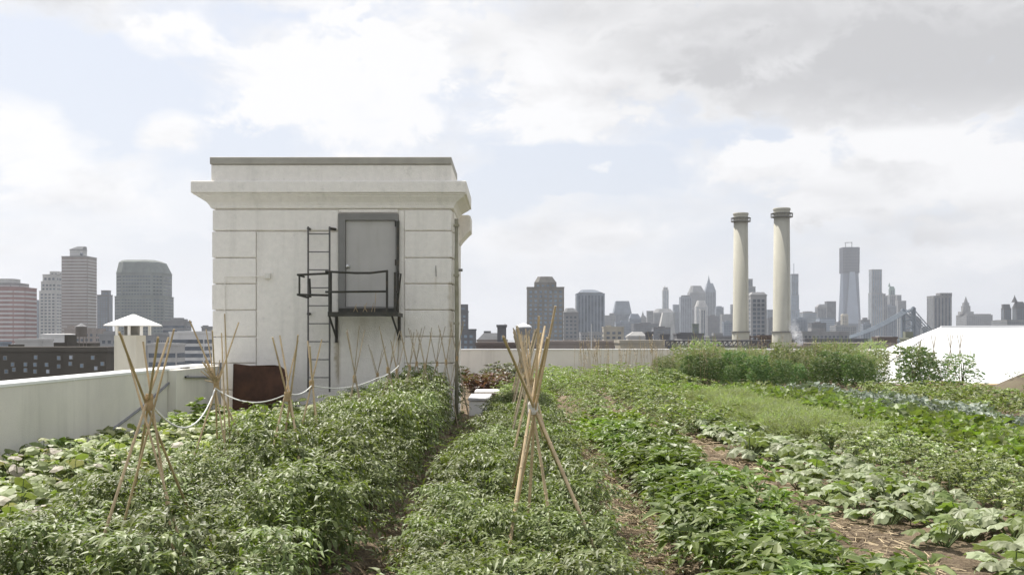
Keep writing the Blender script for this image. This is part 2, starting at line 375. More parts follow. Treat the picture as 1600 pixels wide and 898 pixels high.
# rust stained sill and rear lower wing with its own cornice
g = MB(); g.box(dl+0.02, dr-0.02, HD-0.06, HD-0.022, hz(487.5), hz(481.5)); kid(g, 'door_sill', house, black_iron)
g = MB(); yb2 = yb+0.35
g.box(xr-3, xr+0.02, yb2, yb2+.9, 0, Z(381, yb2)); kid(g, 'rear_wing_wall', house, white_paint)
def rr(o_, z): return [(xr-3, yb2+0.001-o_*0, z), (xr+0.02+o_, yb2+0.001, z), (xr+0.02+o_, yb2+.9, z), (xr-3, yb2+.9, z)]
g = MB(); zt = lambda p: Z(p, yb2); g.loft([rr(0.0, zt(380)), rr(0.06, zt(374)), rr(0.2, zt(364)), rr(.27, zt(360)), rr(.27, zt(338)), rr(.22, zt(336))]); kid(g, 'rear_wing_cornice', house, white_paint)
# downpipe on the right corner, conduit, wall stub
g = MB(); dpx = xr+0.095
g.tube([(dpx, HD+0.02, hz(342)), (dpx, HD+0.02, hz(420)), (dpx+.01, HD, hz(505)), (dpx, HD+0.0, 0.1)], 0.045, 10); kid(g, 'downpipe', house, pipe_tan, smooth=True)
for p in (352, 430, 505):
    g = MB(); g.box(dpx-0.06, dpx+0.06, HD-0.035, HD+0.07, hz(p)-.025, hz(p)+.025); kid(g, 'pipe_clamp', house, pipe_tan)
g = MB(); g.tube([(xr+0.0, HD+0.5, hz(419.5)), (xr+0.2, HD+0.5, hz(419.5))], 0.03, 8); kid(g, 'pipe_stub', house, frame_grey)
g = MB(); g.tube([(hx(419), HD-0.045, hz(431)), (hx(352), HD-0.045, hz(432.5)), (hx(352), HD-0.045, hz(500)), (hx(351), HD-0.045, hz(560))], 0.012, 6); kid(g, 'conduit', house, white_paint)
g = MB(); g.box(hx(415), hx(423), HD-0.08, HD+0.02, hz(435), hz(427)); kid(g, 'junction_box', house, parapet_paint)
g = MB(); g.tube([(hx(681), HD-0.01, hz(415)), (hx(681.5), HD-0.012, hz(432))], 0.008, 5); kid(g, 'wall_anchor', house, frame_grey)

# landing with railings
ld = thing('door_landing', 'black iron landing with pipe railings bolted below the grey raised door', 'landing', (hx(567), HD, hz(490)))
PD = 20.35                                      # depth of the landing's outer edge
fx = lambda px: X(px, PD); fz = lambda py: Z(py, PD)
g = MB()
g.box(fx(512), fx(622), PD, PD+0.05, fz(494), fz(487)); g.box(fx(512), fx(512)+0.04, PD+0.05, HD-0.07, fz(494), fz(488)); g.box(fx(622)-.04, fx(622), PD+0.05, HD-0.07, fz(494), fz(488))
kid(g, 'landing_frame', ld, black_iron)
n = 11
for i in range(n):
    x0 = fx(512)+0.05+(fx(622)-fx(512)-0.1)*i/n
    g = MB(); g.box(x0, x0+0.085, PD+0.055, HD-0.075, fz(490), fz(488.5)); kid(g, 'floor_slat', ld, black_iron)
def rail(name, pts, r=0.022, m=black_iron):
    g = MB(); g.tube(pts, r, 8); kid(g, name, ld, m, smooth=False)
yw = HD-0.03
for px, py0, py1 in ((514.5, 423, 489), (512, 424, 489), (604.5, 422.5, 489), (617, 425, 489)):
    rail('railing_post', [(fx(px), PD+0.02 if px != 512 else PD+.35, fz(py1)), (fx(px), PD+0.02 if px != 512 else PD+.35, fz(py0))], 0.025)
rail('top_rail', [(fx(508), PD+.02, fz(424)), (fx(555), PD+.02, fz(426.3)), (fx(578), PD+.02, fz(426.3)), (fx(606), PD+.02, fz(423))])
rail('mid_rail', [(fx(508), PD+.02, fz(456)), (fx(606), PD+.02, fz(455))])
rail('side_rail', [(fx(622), PD+.02, fz(424)), (hx(621)+.03, yw, hz(428))]); rail('side_rail', [(fx(619), PD+.02, fz(456)), (hx(621)+.02, yw, hz(458))])
rail('diagonal_brace', [(fx(626), PD+.04, fz(427)), (fx(619), PD+.1, fz(486))], 0.018)
rail('wall_post', [(hx(623), yw, hz(345)), (hx(622), yw, hz(488))], 0.02)
# safety loop that reaches left over the ladder
rail('ladder_guard_rail', [(fx(512), PD+.05, fz(427)), (fx(464), PD+.05, fz(429)), (fx(467), PD+.5, fz(430))])
rail('ladder_guard_rail', [(fx(512), PD+.05, fz(461)), (fx(464), PD+.05, fz(460)), (fx(474), PD+.5, fz(463.5))])
rail('guard_post', [(fx(467), PD+.05, fz(429)), (fx(467), PD+.05, fz(460))], .02); rail('guard_post', [(fx(475.5), PD+.5, fz(433)), (fx(477), PD+.5, fz(463))], .026)
for a, b in ((513.5, 526), (612, 624)):
    rail('bracket_leg', [(hx(b if a > 600 else b), yw, hz(535 if a < 600 else 531)), (hx(b), yw, hz(494))], 0.032)
    rail('bracket_strut', [(fx(a), PD+.08, fz(494)), (hx(b), yw-.02, hz(527))], 0.022)
# wall ladder
lad = thing('wall_ladder', 'slim dark iron ladder fixed upright to the white wall left of the door', 'ladder', (hx(498), HD, 0))
LY = HD-0.17
lx = lambda px: X(px, LY); lz = lambda py: Z(py, LY)
for px in (481.5, 515):
    g = MB(); g.tube([(lx(px), LY, lz(612)), (lx(px), LY, lz(354))], 0.019, 8); kid(g, 'stringer', lad, ladder_iron)
    for py in (357, 490):
        g = MB(); g.tube([(lx(px), LY, lz(py)), (lx(px)+(0.09 if px > 500 and py < 400 else 0), HD-.0, lz(py))], 0.03, 8); kid(g, 'wall_bracket', lad, black_iron)
for i in range(9):
    py = 365.5+28*i
    g = MB(); g.tube([(lx(481.5), LY, lz(py)), (lx(515), LY, lz(py))], 0.012, 6); kid(g, 'rung', lad, ladder_iron)
# dead stalks on the landing
g = MB()
for px, a, b in ((548, .05, .18), (556, -.04, .14), (563, .06, .2), (571, -.05, .16), (577, .03, .2), (582, .02, .42)):
    g.tube([(fx(px), PD+.3, fz(488)), (fx(px)+a, PD+.28, fz(488)+b*.6), (fx(px)+a*1.4, PD+.3, fz(488)+b)], .008, 4)
o = g.obj('dried_stalks', straw_m, origin=(fx(565), PD+.3, fz(488))); tag(o, 'few dry tan weed stalks standing on the iron landing before the door', 'dead weeds')
# rusty plate
rp = MB(); a, b, yy = X(363, 20.5), X(447, 20.5), 20.5
zf = lambda p: Z(p, 20.5)
pts = [(a, zf(640)), (b-.12, zf(640)), (b, zf(612)), (b-.02, zf(578)), (b-.12, zf(572)), (b-.24, zf(570)), (a+.35, zf(571)), (a+.05, zf(568)), (a+.02, zf(568.5))]
rp.loft([[(x, yy+0.02*math.sin(i*2), z) for i, (x, z) in enumerate(pts)], [(x, yy+.05+0.02*math.sin(i*2), z) for i, (x, z) in enumerate(pts)]])
rt = thing('rusty_steel_plate', 'dark rusty steel sheet propped against the white house behind the vines', 'steel sheet', (a+.5, yy, 0)); kid(rp, 'sheet', rt, rust)
for q0, q1 in ((a+.02, a+.06), (b-.2, b-.16)):
    g = MB(); g.box(q0, q1, yy+.06, yy+.12, -0.01, zf(572)); kid(g, 'angle_iron', rt, rust)

# ------------------------------------------------------------------ vent with pyramid cap beyond the left parapet
vd = 30.0
v = thing('roof_vent', 'cream square roof vent with white pyramid cap beyond the left parapet', 'vent', (X(203, vd), vd+.5, -4))
g = MB(); g.bevbox(X(178, vd), X(228, vd+.8), vd, vd+.8, -4, Z(523.5, vd), .015); kid(g, 'shaft', v, mat('cream_paint', (.58, .56, .48), .8, .05, 1, dirt=(.42, .4, .33), dirtamt=.4, dirtscale=1, streak=True))
x0, x1, zA, zB, zC = X(165.5, vd)+.02, X(240, vd)-.10, Z(509, vd), Z(507.5, vd), Z(490.5, vd)
cx, cy, hw = (x0+x1)/2, vd+.4, (x1-x0)/2
g = MB(); g.loft([[(cx-hw, cy-hw, zA), (cx+hw, cy-hw, zA), (cx+hw, cy+hw, zA), (cx-hw, cy+hw, zA)], [(cx-hw, cy-hw, zB), (cx+hw, cy-hw, zB), (cx+hw, cy+hw, zB), (cx-hw, cy+hw, zB)], [(cx-.03, cy-.03, zC), (cx+.03, cy-.03, zC), (cx+.03, cy+.03, zC), (cx-.03, cy+.03, zC)]]); kid(g, 'pyramid_cap', v, cap_white)
for sx in (-.36, 0, .36):
    for sy in (-.34, .34):
        g = MB(); g.box(cx+sx-.035, cx+sx+.035, cy+sy-.035, cy+sy+.035, Z(523.6, vd), zA+.01); kid(g, 'cap_post', v, cap_white)
g = MB(); g.box(cx-.2, cx+.2, cy-.2, cy+.2, Z(523.6, vd), zA+.005); kid(g, 'inner_duct', v, frame_grey)
wing = thing('neighbouring_wing', 'lower flat roofed wing outside the left parapet carrying the capped vent', 'building', (-15, 40, GZ))
g = MB(); g.box(-24, WX-.6, 24, 60, GZ, -4.0); kid(g, 'wall', wing, parapet_paint)

# ------------------------------------------------------------------ cable along the left wall and white rope
g = MB(); A = lambda px, py, off=0.03: None
def onwall(px, py, off=0.02):
    d = (WX+off)*1600/(px-800); return Vector((WX+off, d, Z(py, d)))
cw = thing('wall_cable', 'grey cable climbing the left parapet to a small dark box near the house', 'cable', onwall(285, 578))
g = MB(); pts = [onwall(150, 686), onwall(185, 664), onwall(225, 634), onwall(262, 600), onwall(284, 580)]
g.tube(pts, .02, 6); kid(g, 'cable', cw, cable_m)
p = onwall(286, 577)
g = MB(); g.bevbox(WX+.002, WX+.11, p.y-.12, p.y+.12, p.z-.07, p.z+.05, .01); kid(g, 'junction_box', cw, frame_grey)
g = MB(); q = [onwall(290, 578, .04), onwall(305, 583, .05), Vector((WX+.19, 18.6, Z(589, 18.6))), Vector((WX+.19, 20.4, Z(589, 20.4))), Vector((WX+.2, 20.8, Z(583, 20.8))), Vector((WX+.2, 20.8, Z(566, 20.8)))]
g.tube(q, .022, 6); kid(g, 'cable', cw, cable_m)

# ------------------------------------------------------------------ bamboo teepees
def pole_mesh(foot, tip, r0, seed):
    rr_ = random.Random(seed); foot, tip = Vector(foot), Vector(tip); L = (tip-foot).length
    n = 9; pts = []; rs = []; side = (tip-foot).cross(Vector((0, 0, 1))).normalized()*rr_.uniform(-.02, .02)
    for i in range(n+1):
        t = i/n; p = foot.lerp(tip, t)+side*math.sin(math.pi*t)
        r = r0*(1.05-.4*t)
        if 0 < i < n:
            dl_ = (tip-foot).normalized()*0.012
            pts += [p-dl_, p, p+dl_]; rs += [r, r*1.28, r]
        else: pts.append(p); rs.append(r)
    m = MB(); m.tube(pts, rs, 7); return m
tp_i = [0]
def teepee(knot, feet, over, r0, label, group, mat_=None, bind=tape, extra=()):
    t = thing('bamboo_teepee', label, 'plant support', (knot[0], knot[1], 0), group)
    knot = Vector(knot)
    for i, f in enumerate(feet):
        tp_i[0] += 1
        f = Vector(f); jit = Vector((rnd.uniform(-.02, .02), rnd.uniform(-.02, .02), 0))+Vector((0, 0, 0))
        k2 = knot+jit; ov = over*rnd.uniform(.85, 1.1)
        tip = k2+(k2-f)*ov
        kid(pole_mesh(f, tip, r0*rnd.uniform(.85, 1.1), tp_i[0]), 'pole', t, mat_ or bamboo)
    for f, tp in extra:
        tp_i[0] += 1; kid(pole_mesh(f, tp, r0*.9, tp_i[0]), 'pole', t, mat_ or bamboo)
    g = MB(); g.lathe(knot.x, knot.y, [(r0*2.3, knot.z-.05), (r0*2.7, knot.z-.03), (r0*2.5, knot.z), (r0*2.7, knot.z+.03), (r0*2.2, knot.z+.05)], 10)
    kid(g, 'binding', t, bind)
    return t
def ft(px, py, z, kn, zf=.05):          # where the pole from the crossing kn past the point seen in the leaves (height z) enters the soil
    d = (EYE-z)*1600/(py-525); p = Vector((X(px, d), d, z)); k = (kn.z-zf)/(kn.z-z); return kn.lerp(p, k)
def opp(k, tip, f=.8): q = k+(k-tip)*((k.z-.06)/(tip.z-k.z)); return (Vector((k.x+(q.x-k.x)*f, k.y+(q.y-k.y)*f, .06)), tip)
kn = at(833, 637, 8.1)
teepee(kn, [ft(797, 862, .38, kn), ft(925, 852, .38, kn), ft(796, 782, .42, kn), ft(876, 742, .42, kn)], .5, .0155, 'tall pale bamboo teepee standing alone in the middle bed nearest the viewer', None,
       extra=[opp(kn, at(868, 478, 7.9)), opp(kn, at(812, 522, 8.3)), opp(kn, at(842, 494, 8.0))])
i = 0
gD = 'bamboo teepees lined up along the middle bed'
ORD = ['second', 'third', 'fourth', 'fifth', 'sixth', 'seventh', 'eighth', 'ninth', 'tenth']
for d, x in ((12.0, .22), (14.2, .20), (16.4, .24), (18.8, .2), (21.2, .22), (24, .2), (27, .22)):
    teepee((x, d, 1.36), [(x-.32, d-.32, .06), (x+.36, d-.3, .06), (x-.3, d+.35, .06), (x+.3, d+.3, .06), (x+.05, d-.4, .06)], .48, .014, '%s bamboo teepee from the front in the line along the middle bed' % ORD[i], gD, bamboo_old if i % 2 else bamboo, twine); i += 1
k1 = at(233, 628, 6.1)
teepee(k1, [ft(152, 884, .62, k1), ft(270, 860, .62, k1), ft(205, 790, .6, k1), ft(300, 800, .6, k1)], .27, .0095, 'leftmost bamboo teepee with a white rope tied at its crossing', None, bind=twine,
       extra=[opp(k1, at(272, 514, 6.0), .7), opp(k1, at(190, 523, 6.2), .6)])
k2 = at(338, 603, 11.0)
teepee(k2, [(k2.x-.3, 10.6, .06), (k2.x+.35, 10.5, .06), (k2.x-.12, 11.5, .06), (k2.x+.55, 11.1, .06)], 5e-1, .0115, 'straw-tufted bamboo teepee in front of the left pier holding the rope', None, bind=twine,
       extra=[((k2.x+.1, 11.3, .06), at(351, 490, 10.9)), ((k2.x+.2, 10.6, .06), at(346, 520, 11.0))])
g = MB()
for i in range(26):
    a = rnd.uniform(0, 6.28); r = rnd.uniform(.02, .12)
    g.tube([(k2.x, 11.0, k2.z+.03), (k2.x-.05+math.cos(a)*r, 11.0+math.sin(a)*r, k2.z+rnd.uniform(.06, .3))], .006, 4)
o = g.obj('dried_tuft', straw_m, origin=(k2.x, 11.0, k2.z)); tag(o, 'tuft of dry straw caught at the top of the teepee by the left pier', 'straw tuft')
k3 = at(449, 619, 10.3)
teepee(k3, [(k3.x-.2, 9.9, .06), (k3.x+.3, 9.8, .06), (k3.x-.25, 10.7, .06), (k3.x+.2, 10.8, .06)], .5, .0125, 'bamboo teepee rising from the tomatoes right in front of the rusty sheet', None, bind=twine)
k4 = at(487, 600, 12.4)
teepee(k4, [(k4.x-.22, 12.1, .06), (k4.x+.25, 12.0, .06), (k4.x, 12.9, .06)], .42, .012, 'thin bamboo teepee in front of the foot of the wall ladder', None, bind=twine)
gT = 'bamboo teepees crowded in the far tomato row before the house'
def thin(px, py, d, lab):
    kk = at(px, py, d); s = rnd.uniform(.85, 1.1)
    teepee(kk, [(kk.x-.3*s, d-.25, .06), (kk.x+.3*s, d-.2, .06), (kk.x-.22*s, d+.3, .06), (kk.x+.26*s, d+.25, .06)], .52, .0095, lab, gT, bamboo_old, twine)
TH = []
for a in ((554, 592, 13.8), (606, 578, 16.2), (640, 574, 17.5), (620, 580, 18.6), (664, 572, 18.2), (651, 568, 20), (683, 568, 20.2), (697, 566, 19.0), (590, 586, 19.6), (714, 560, 20.6)): TH.append(a)
TH.sort()
for i_, a in enumerate(TH): thin(*a, 'thin weathered cane teepee before the white house, %s from the left of the crowded ones' % (['first']+ORD)[i_])
# rope from teepee to teepee
def sagline(a, b, sag, n=14): return [a.lerp(b, i/n)-Vector((0, 0, sag*4*(i/n)*(1-i/n))) for i in range(n+1)]
ka, kb, kc, kd = Vector(k1), Vector(k2)+Vector((0, -.04, -.02)), Vector(k3)+Vector((0, .03, .03)), at(487, 602, 12.4)
ke, kf = at(590, 590, 15), at(623, 571, 17.5)
pts = sagline(ka, kb, .27)[:-1]+sagline(kb, kc, .12)[:-1]+sagline(kc, kd, .05)[:-1]+sagline(kd, ke, .08)[:-1]+sagline(ke, kf, .04)
g = MB(); g.tube(pts, .007, 6); o = g.obj('rope', rope_m, origin=tuple(ka)); tag(o, 'white rope strung sagging from teepee to teepee above the left beds', 'rope')

# ------------------------------------------------------------------ things at the far end of the middle bed
wb = thing('cold_frame', 'low white planter box at the end of the path past the tomatoes', 'box', (X(752, 24.5), 24.5, 0))
x0, x1 = X(733, 24.2), X(764, 24.2)
g = MB(); g.bevbox(x0, x1, 24.2, 26.0, .0, Z(626, 24.2), .012); kid(g, 'box_body', wb, cap_white)
g = MB(); g.bevbox(x0-.03, x1+.03, 24.15, 26.1, Z(626, 24.2)+.003, Z(623, 24.2)+.02, .01); kid(g, 'lid', wb, mat('lid_grey', (.5, .5, .5), .6, .05))
wb2 = thing('white_tray', 'flat white tray lying on dark blocks behind the white planter box', 'tray', (X(755, 29), 29, 0))
g = MB(); g.bevbox(X(742, 29), X(780, 29), 28.6, 29.8, .3, .36, .012); kid(g, 'tray', wb2, cap_white)
for q in (745, 770):
    g = MB(); g.box(X(q, 29), X(q, 29)+.15, 28.7, 29.6, .0, .298); kid(g, 'block', wb2, frame_grey)
for (px, py, d, w_, h_) in ((1475, 604, 37.0, 1.3, .28), (1540, 606, 36.5, 1.5, .22)):
    g = MB(); c = at(px, py, d); n = 12
    rings = []
    for k_, (s, z) in enumerate(((1.0, 0), (1.0, .4), (.92, .85), (.6, 1.0))):
        rings.append([(c.x+math.cos(2*math.pi*j/n)*w_/2*s*(1+.05*math.sin(j*3)), d+math.sin(2*math.pi*j/n)*.4*s, z*h_) for j in range(n)])
    g.loft(rings); o = g.obj('straw_bale', straw_m, origin=(c.x, d, 0))
    tag(o, 'tan straw bale at the foot of the white tent, %s' % ('left one beside the bush' if px < 1500 else 'right one nearer the soil mound'), 'straw bale')
# soil mound
g = MB(); n = 28; cx, cy = X(1700, 33), 33.0; Vv = []; F = []
for j in range(n+1):
    for i_ in range(n+1):
        u, v_ = i_/n*2-1, j/n*2-1
        h = max(0, 1-u*u-v_*v_)**.8*1.0+.12*mn.noise(Vector((u*5, v_*5, 1)))*(1-max(abs(u), abs(v_)))
        Vv.append((cx+u*3.2, cy+v_*2.2, h))
g.add(Vv, [(j*(n+1)+i_, j*(n+1)+i_+1, (j+1)*(n+1)+i_+1, (j+1)*(n+1)+i_) for j in range(n) for i_ in range(n)])
o = g.obj('soil_mound', mat('compost', (.13, .105, .07), .95, .3, 2, .8, 20, dirt=(.09, .11, .045), dirtamt=.7, dirtscale=2), smooth=True, origin=(cx, cy, 0)); tag(o, 'heap of bare soil in front of the white tent at the right edge', 'soil heap')
# white tent
tn = thing('white_tent', 'large blank white membrane tent with low pitched roof at the right', 'tent', (X(1600, 41), 41, 0))
e0 = Vector((X(1336, 39), 39, .06)); e1 = Vector((31, 38.2, .06)); r0_ = Vector((X(1470, 43), 43, Z(510.5, 43))); r1_ = Vector((31, 43, Z(507, 43)))
b0 = Vector((X(1336, 39)+.2, 45.3, .06)); b1 = Vector((31, 45.3, .06))
rm = e1.lerp(e1, 0)
g = MB(); n = 14; rows_ = []
for i_ in range(n+1):
    t = i_/n; e = e0.lerp(e1, t); r = r0_.lerp(r1_, t)
    rows_.append([e.lerp(r, s/6)-Vector((0, 0, .09*math.sin(math.pi*s/6)*(1 if i_ not in (0, n) else .3))) for s in range(7)])
P = [p for r in rows_ for p in r]
g.add(P, [(i_*7+s, (i_+1)*7+s, (i_+1)*7+s+1, i_*7+s+1) for i_ in range(n) for s in range(6)])
kid(g, 'front_slope', tn, tent_m, smooth=True)
g = MB(); g.add([r0_, r1_, b1, b0], [(0, 3, 2, 1)]); kid(g, 'rear_slope', tn, tent_m)
g = MB(); g.add([e0, r0_, b0], [(0, 1, 2)]); kid(g, 'hip_end', tn, tent_m)
g = MB(); g.tube([r0_, r1_], .05, 6); kid(g, 'ridge_seam', tn, tent_m)
for i_ in range(0):
    g = MB(); g.tube([p+Vector((0, -.004, .012)) for p in rows_[i_]], .014, 4); kid(g, 'seam', tn, tent_m)

# ------------------------------------------------------------------ smokestacks and the power plant
def stack(label, pxc, wpx, ptop, pring, plow, d):
    t = thing('smokestack', label, 'smokestack', (X(pxc, d), d, GZ), 'pair of power plant smokestacks')
    r = wpx/2/1600*d; c = X(pxc, d)
    g = MB(); g.lathe(c, d, [(r*1.22, GZ), (r*1.2, Z(520, d)), (r*1.13, Z(518.5, d)), (r*1.1, Z(518, d)), (r*.97, Z(pring, d))], 40); kid(g, 'shaft', t, stack_m, smooth=True)
    g = MB(); g.lathe(c, d, [(r*.97, Z(pring, d)), (r*1.0, Z(pring-9, d)), (r*1.08, Z(pring-11, d)), (r*1.08, Z(ptop+1, d)), (r*1.02, Z(ptop, d)), (r*.8, Z(ptop, d)), (r*.8, Z(ptop+6, d))], 40); kid(g, 'rim', t, stack_m, smooth=False)
    g = MB(); g.lathe(c, d, [(r*.98, Z(pring+.9, d)), (r*1.35, Z(pring+.7, d)), (r*1.35, Z(pring-.3, d)), (r*.98, Z(pring-.3, d))], 40); kid(g, 'gallery', t, frame_grey)
    g = MB()
    for k_ in range(20):
        a = k_*math.pi/10; g.tube([(c+r*1.33*math.cos(a), d+r*1.33*math.sin(a), Z(pring, d)), (c+r*1.33*math.cos(a), d+r*1.33*math.sin(a), Z(pring-5, d))], .05, 4)
    g.lathe(c, d, [(r*1.32, Z(pring-5, d)), (r*1.36, Z(pring-5, d)), (r*1.36, Z(pring-5.5, d)), (r*1.32, Z(pring-5.5, d))], 30)
    kid(g, 'gallery_railing', t, frame_grey)
    g = MB(); g.lathe(c, d, [(r*1.14, Z(519.3, d)), (r*1.32, Z(519, d)), (r*1.32, Z(517.5, d)), (r*1.1, Z(517.2, d))], 40); kid(g, 'lower_gallery', t, frame_grey)
    g = MB(); g.box(c-r*.2, c-r*.2+.5, d-r*1.2, d-r*.9, Z(519, d), Z(pring, d)); 
    g = MB(); g.tube([(c+r*.6, d-r*1.02, Z(518, d)), (c+r*.55, d-r*.93, Z(pring, d))], .06, 5); kid(g, 'access_ladder', t, stack_m)
    for q in range(0):
        z_ = Z(518, d)+(Z(pring, d)-Z(518, d))*(q+1)/13; rq = r*(1.1-.13*(q+1)/13)
        g = MB(); g.lathe(c, d, [(rq-.02, z_-.05), (rq+.012, z_-.04), (rq+.012, z_+.04), (rq-.02, z_+.05)], 40, False); kid(g, 'steel_band', t, stack_m)
stack('left smokestack of the cream pair, slightly shorter and thinner', 1157.5, 22.5, 333, 346, 520, 300)
stack('right smokestack of the cream pair, taller and thicker with steam beside its foot', 1221.5, 25, 325.5, 339, 520, 285)

# ------------------------------------------------------------------ far city
glass_dark = mat('far_glass', (.085, .10, .12), .25, .5, .09)
glass_blue = mat('far_glass_blue', (.16, .21, .26), .25, .35, .09)
glass_pale = mat('far_glass_pale', (.38, .42, .48), .25, .12, .02)
pale_trim = mat('far_pale_trim', (.46, .45, .44), .8, .06, .05)
def cm(name, c, v=.14): return mat(name, c, .85, v, .06, dirt=tuple(x*.6 for x in c), dirtamt=.55, dirtscale=.04, streak=True, spec=.2)
C_grey = cm('tower_grey', (.24, .24, .24)); C_dark = cm('tower_dark', (.12, .12, .125)); C_brown = cm('tower_brown', (.27, .235, .21)); C_pale = cm('tower_pale', (.42, .41, .39))
C_green = cm('tower_greygreen', (.20, .215, .20)); C_red = cm('tower_red', (.27, .16, .145)); C_beige = cm('tower_beige', (.36, .33, .27)); C_blue = cm('tower_bluegrey', (.20, .225, .26))
C_brick = cm('brick_dark', (.085, .075, .06)); C_white = cm('white_render', (.6, .59, .57)); C_rust = cm('brick_red', (.13, .10, .085)); C_copper = cm('copper_green', (.2, .27, .24))
RECT = [(0, 0), (1, 0), (1, .9), (0, .9)]
OCT = [(.18, 0), (.82, 0), (1, .18), (1, .75), (.82, .93), (.18, .93), (0, .75), (0, .18)]
CORN = [(0, .3), (.70, 0), (1, .45), (.3, .8)]
def ring(poly, x0, x1, yc, z):
    w_ = x1-x0; return [(x0+u*w_, yc+(v-.45)*w_, z) for u, v in poly]
def panes(mb, p, q, z0, z1, style, pitch=3.3, floor=3.6, fw=.55, fh=.5, edge=1.2, off=.12):
    p, q = Vector(p), Vector(q); L = (q-p).length
    if L < 3 or z1-z0 < 3: return
    d = (q-p)/L; n = Vector((d.y, -d.x, 0))
    if n.y > .35: return
    def quad(a, b, za, zb):
        A, B = p+d*a+n*off, p+d*b+n*off
        mb.add([(A.x, A.y, za), (B.x, B.y, za), (B.x, B.y, zb), (A.x, A.y, zb)], [(0, 1, 2, 3)])
    nf = max(1, int((z1-z0-1)/floor)); fl = (z1-z0-1)/nf; ncol = max(1, int((L-2*edge)/pitch)); cp = (L-2*edge)/ncol
    if style == 'grid':
        for i in range(nf):
            for j in range(ncol): quad(edge+cp*(j+.5-fw/2), edge+cp*(j+.5+fw/2), z0+fl*(i+.5-fh/2), z0+fl*(i+.5+fh/2))
    elif style == 'band':
        for i in range(nf): quad(edge*.4, L-edge*.4, z0+fl*(i+.5-fh/2), z0+fl*(i+.5+fh/2))
    elif style == 'rib':
        for j in range(ncol): quad(edge+cp*(j+.5-fw/2), edge+cp*(j+.5+fw/2), z0+1, z1-1.5)
def tower(name, label, d, segs, m=C_grey, style='grid', wm=glass_dark, poly=RECT, pitch=3.4, floor=3.7, fw=.55, fh=.5, trim=None, cat='building', zb=GZ, kw=None, wname='windows'):
    x0, x1 = X(segs[0][1], d), X(segs[0][2], d); yc = d+(x1-x0)*.45
    t = thing(name, label, cat, ((x0+x1)/2, yc, zb), None)
    z = zb; win = MB(); prev = (x0, x1)
    for i, sg in enumerate(segs):
        wd = (.16 if len(poly) == 8 or (len(sg) > 4 and sg[4] is OCT) else .42)*min(sg[2]-sg[1], 90)/1600*d if sg[0] in 'bf' else 0; wo_ = .45*(sg[2]-sg[1])/1600*d
        if sg[0] in 'bf' and min(sg[1], sg[2]) > 800: a, b = X(sg[1], yc-wo_+2*wd), X(sg[2], yc-wo_)
        elif sg[0] in 'bf' and max(sg[1], sg[2]) < 800: a, b = X(sg[1], yc-wo_), X(sg[2], yc-wo_+2*wd)
        else: a, b = X(sg[1], d), X(sg[2], d)
        if i == 0: prev = (a, b)
        zt = Z(sg[3], d); pl = sg[4] if len(sg) > 4 and isinstance(sg[4], list) else poly
        g = MB()
        if sg[0] == 'b':
            if i and a < prev[0]+.3 and b > prev[1]-.3 : a += .3; b -= .3
            g.loft([ring(pl, a, b, yc, z-(.0 if i == 0 else .05)), ring(pl, a, b, yc, zt)])
            rg = ring(pl, a, b, yc, 0)
            if style: 
                for k_ in range(len(rg)): panes(win, rg[k_], rg[(k_+1) % len(rg)], z+(0 if i else 6), zt-1.2, style, pitch, floor, fw, fh)
            nm = 'wall' if i == 0 else 'upper_storeys'
            # roof kerb
            if zt-z > 6:
                e = MB(); w_ = .35; e.loft([ring(pl, a-w_, b+w_, yc, zt), ring(pl, a-w_, b+w_, yc, zt+1.0)]); kid(e, 'roof_kerb', t, trim or m)
                zt += 1.0
        elif sg[0] == 'f':                       # tapered roof: from the previous outline to a narrower one
            c0, c1 = prev
            g.loft([ring(pl, c0, c1, yc, z), ring(pl, a, b, yc, zt)]); nm = 'roof'
        elif sg[0] == 's':                       # spire: centre px, half width px
            c_, hw_ = X(sg[1], d), sg[2]/1600*d
            g.lathe(c_, yc, [(hw_, z-1), (hw_*.55, z+(zt-z)*.35), (hw_*.2, z+(zt-z)*.7), (.15, zt)], 8); nm = 'spire'; a, b = prev
        elif sg[0] == 'm':                       # thin mast
            c_ = X(sg[1], d); g.tube([(c_, yc, z-1), (c_, yc, zt)], sg[2]/3200*d, 5); nm = 'mast'; a, b = prev; zt = z
        kid(g, nm, t, (sg[-1] if isinstance(sg[-1], bpy.types.Material) else m)); prev = (a, b); z = zt
    if win.v: kid(win, wname, t, wm, kind='stuff')
    return t
def seg(*a): return a
ST = 'skyscraper'
# --- left of the stair house
tower('apartment_tower', 'red and white banded tower cut by the left edge of the view', 1250, [seg('b', -40, 43, 449), seg('b', -30, 34, 441, C_grey), seg('b', -20, 24, 434, C_pale)], C_red, 'band', pale_trim, fh=.4, floor=5.2, cat=ST, poly=OCT)
tower('office_tower', 'pale hazy tower peeking between the red banded tower and the stepped white one', 1900, [seg('b', 40, 66, 471), seg('b', 48, 62, 468)], C_blue, 'rib', glass_dark, cat=ST)
tower('apartment_tower', 'stepped pale residential tower just left of the tallest brown one', 1500, [seg('b', 58, 100, 455), seg('b', 61, 100, 440), seg('b', 64, 98, 429), seg('b', 76, 98, 423)], C_pale, 'grid', glass_dark, cat=ST, fw=.6, floor=4.6, pitch=4.8)
t = tower('office_tower', 'tallest brown grey tower on the left with pale floor bands and slanted penthouse', 1350, [seg('b', 92, 153.5, 400.5), seg('b', 107, 137, 389, RECT, C_pale), seg('f', 120, 136, 383, RECT, C_grey)], C_brown, 'band', pale_trim, floor=4.1, fh=.34, cat=ST, trim=C_grey)
g = MB(); g.tube([(X(121, 1350), 1350+10, Z(396, 1350)), (X(124, 1350), 1350+10, Z(396, 1350))], 2.2, 8); kid(g, 'penthouse_vent', t, glass_dark)
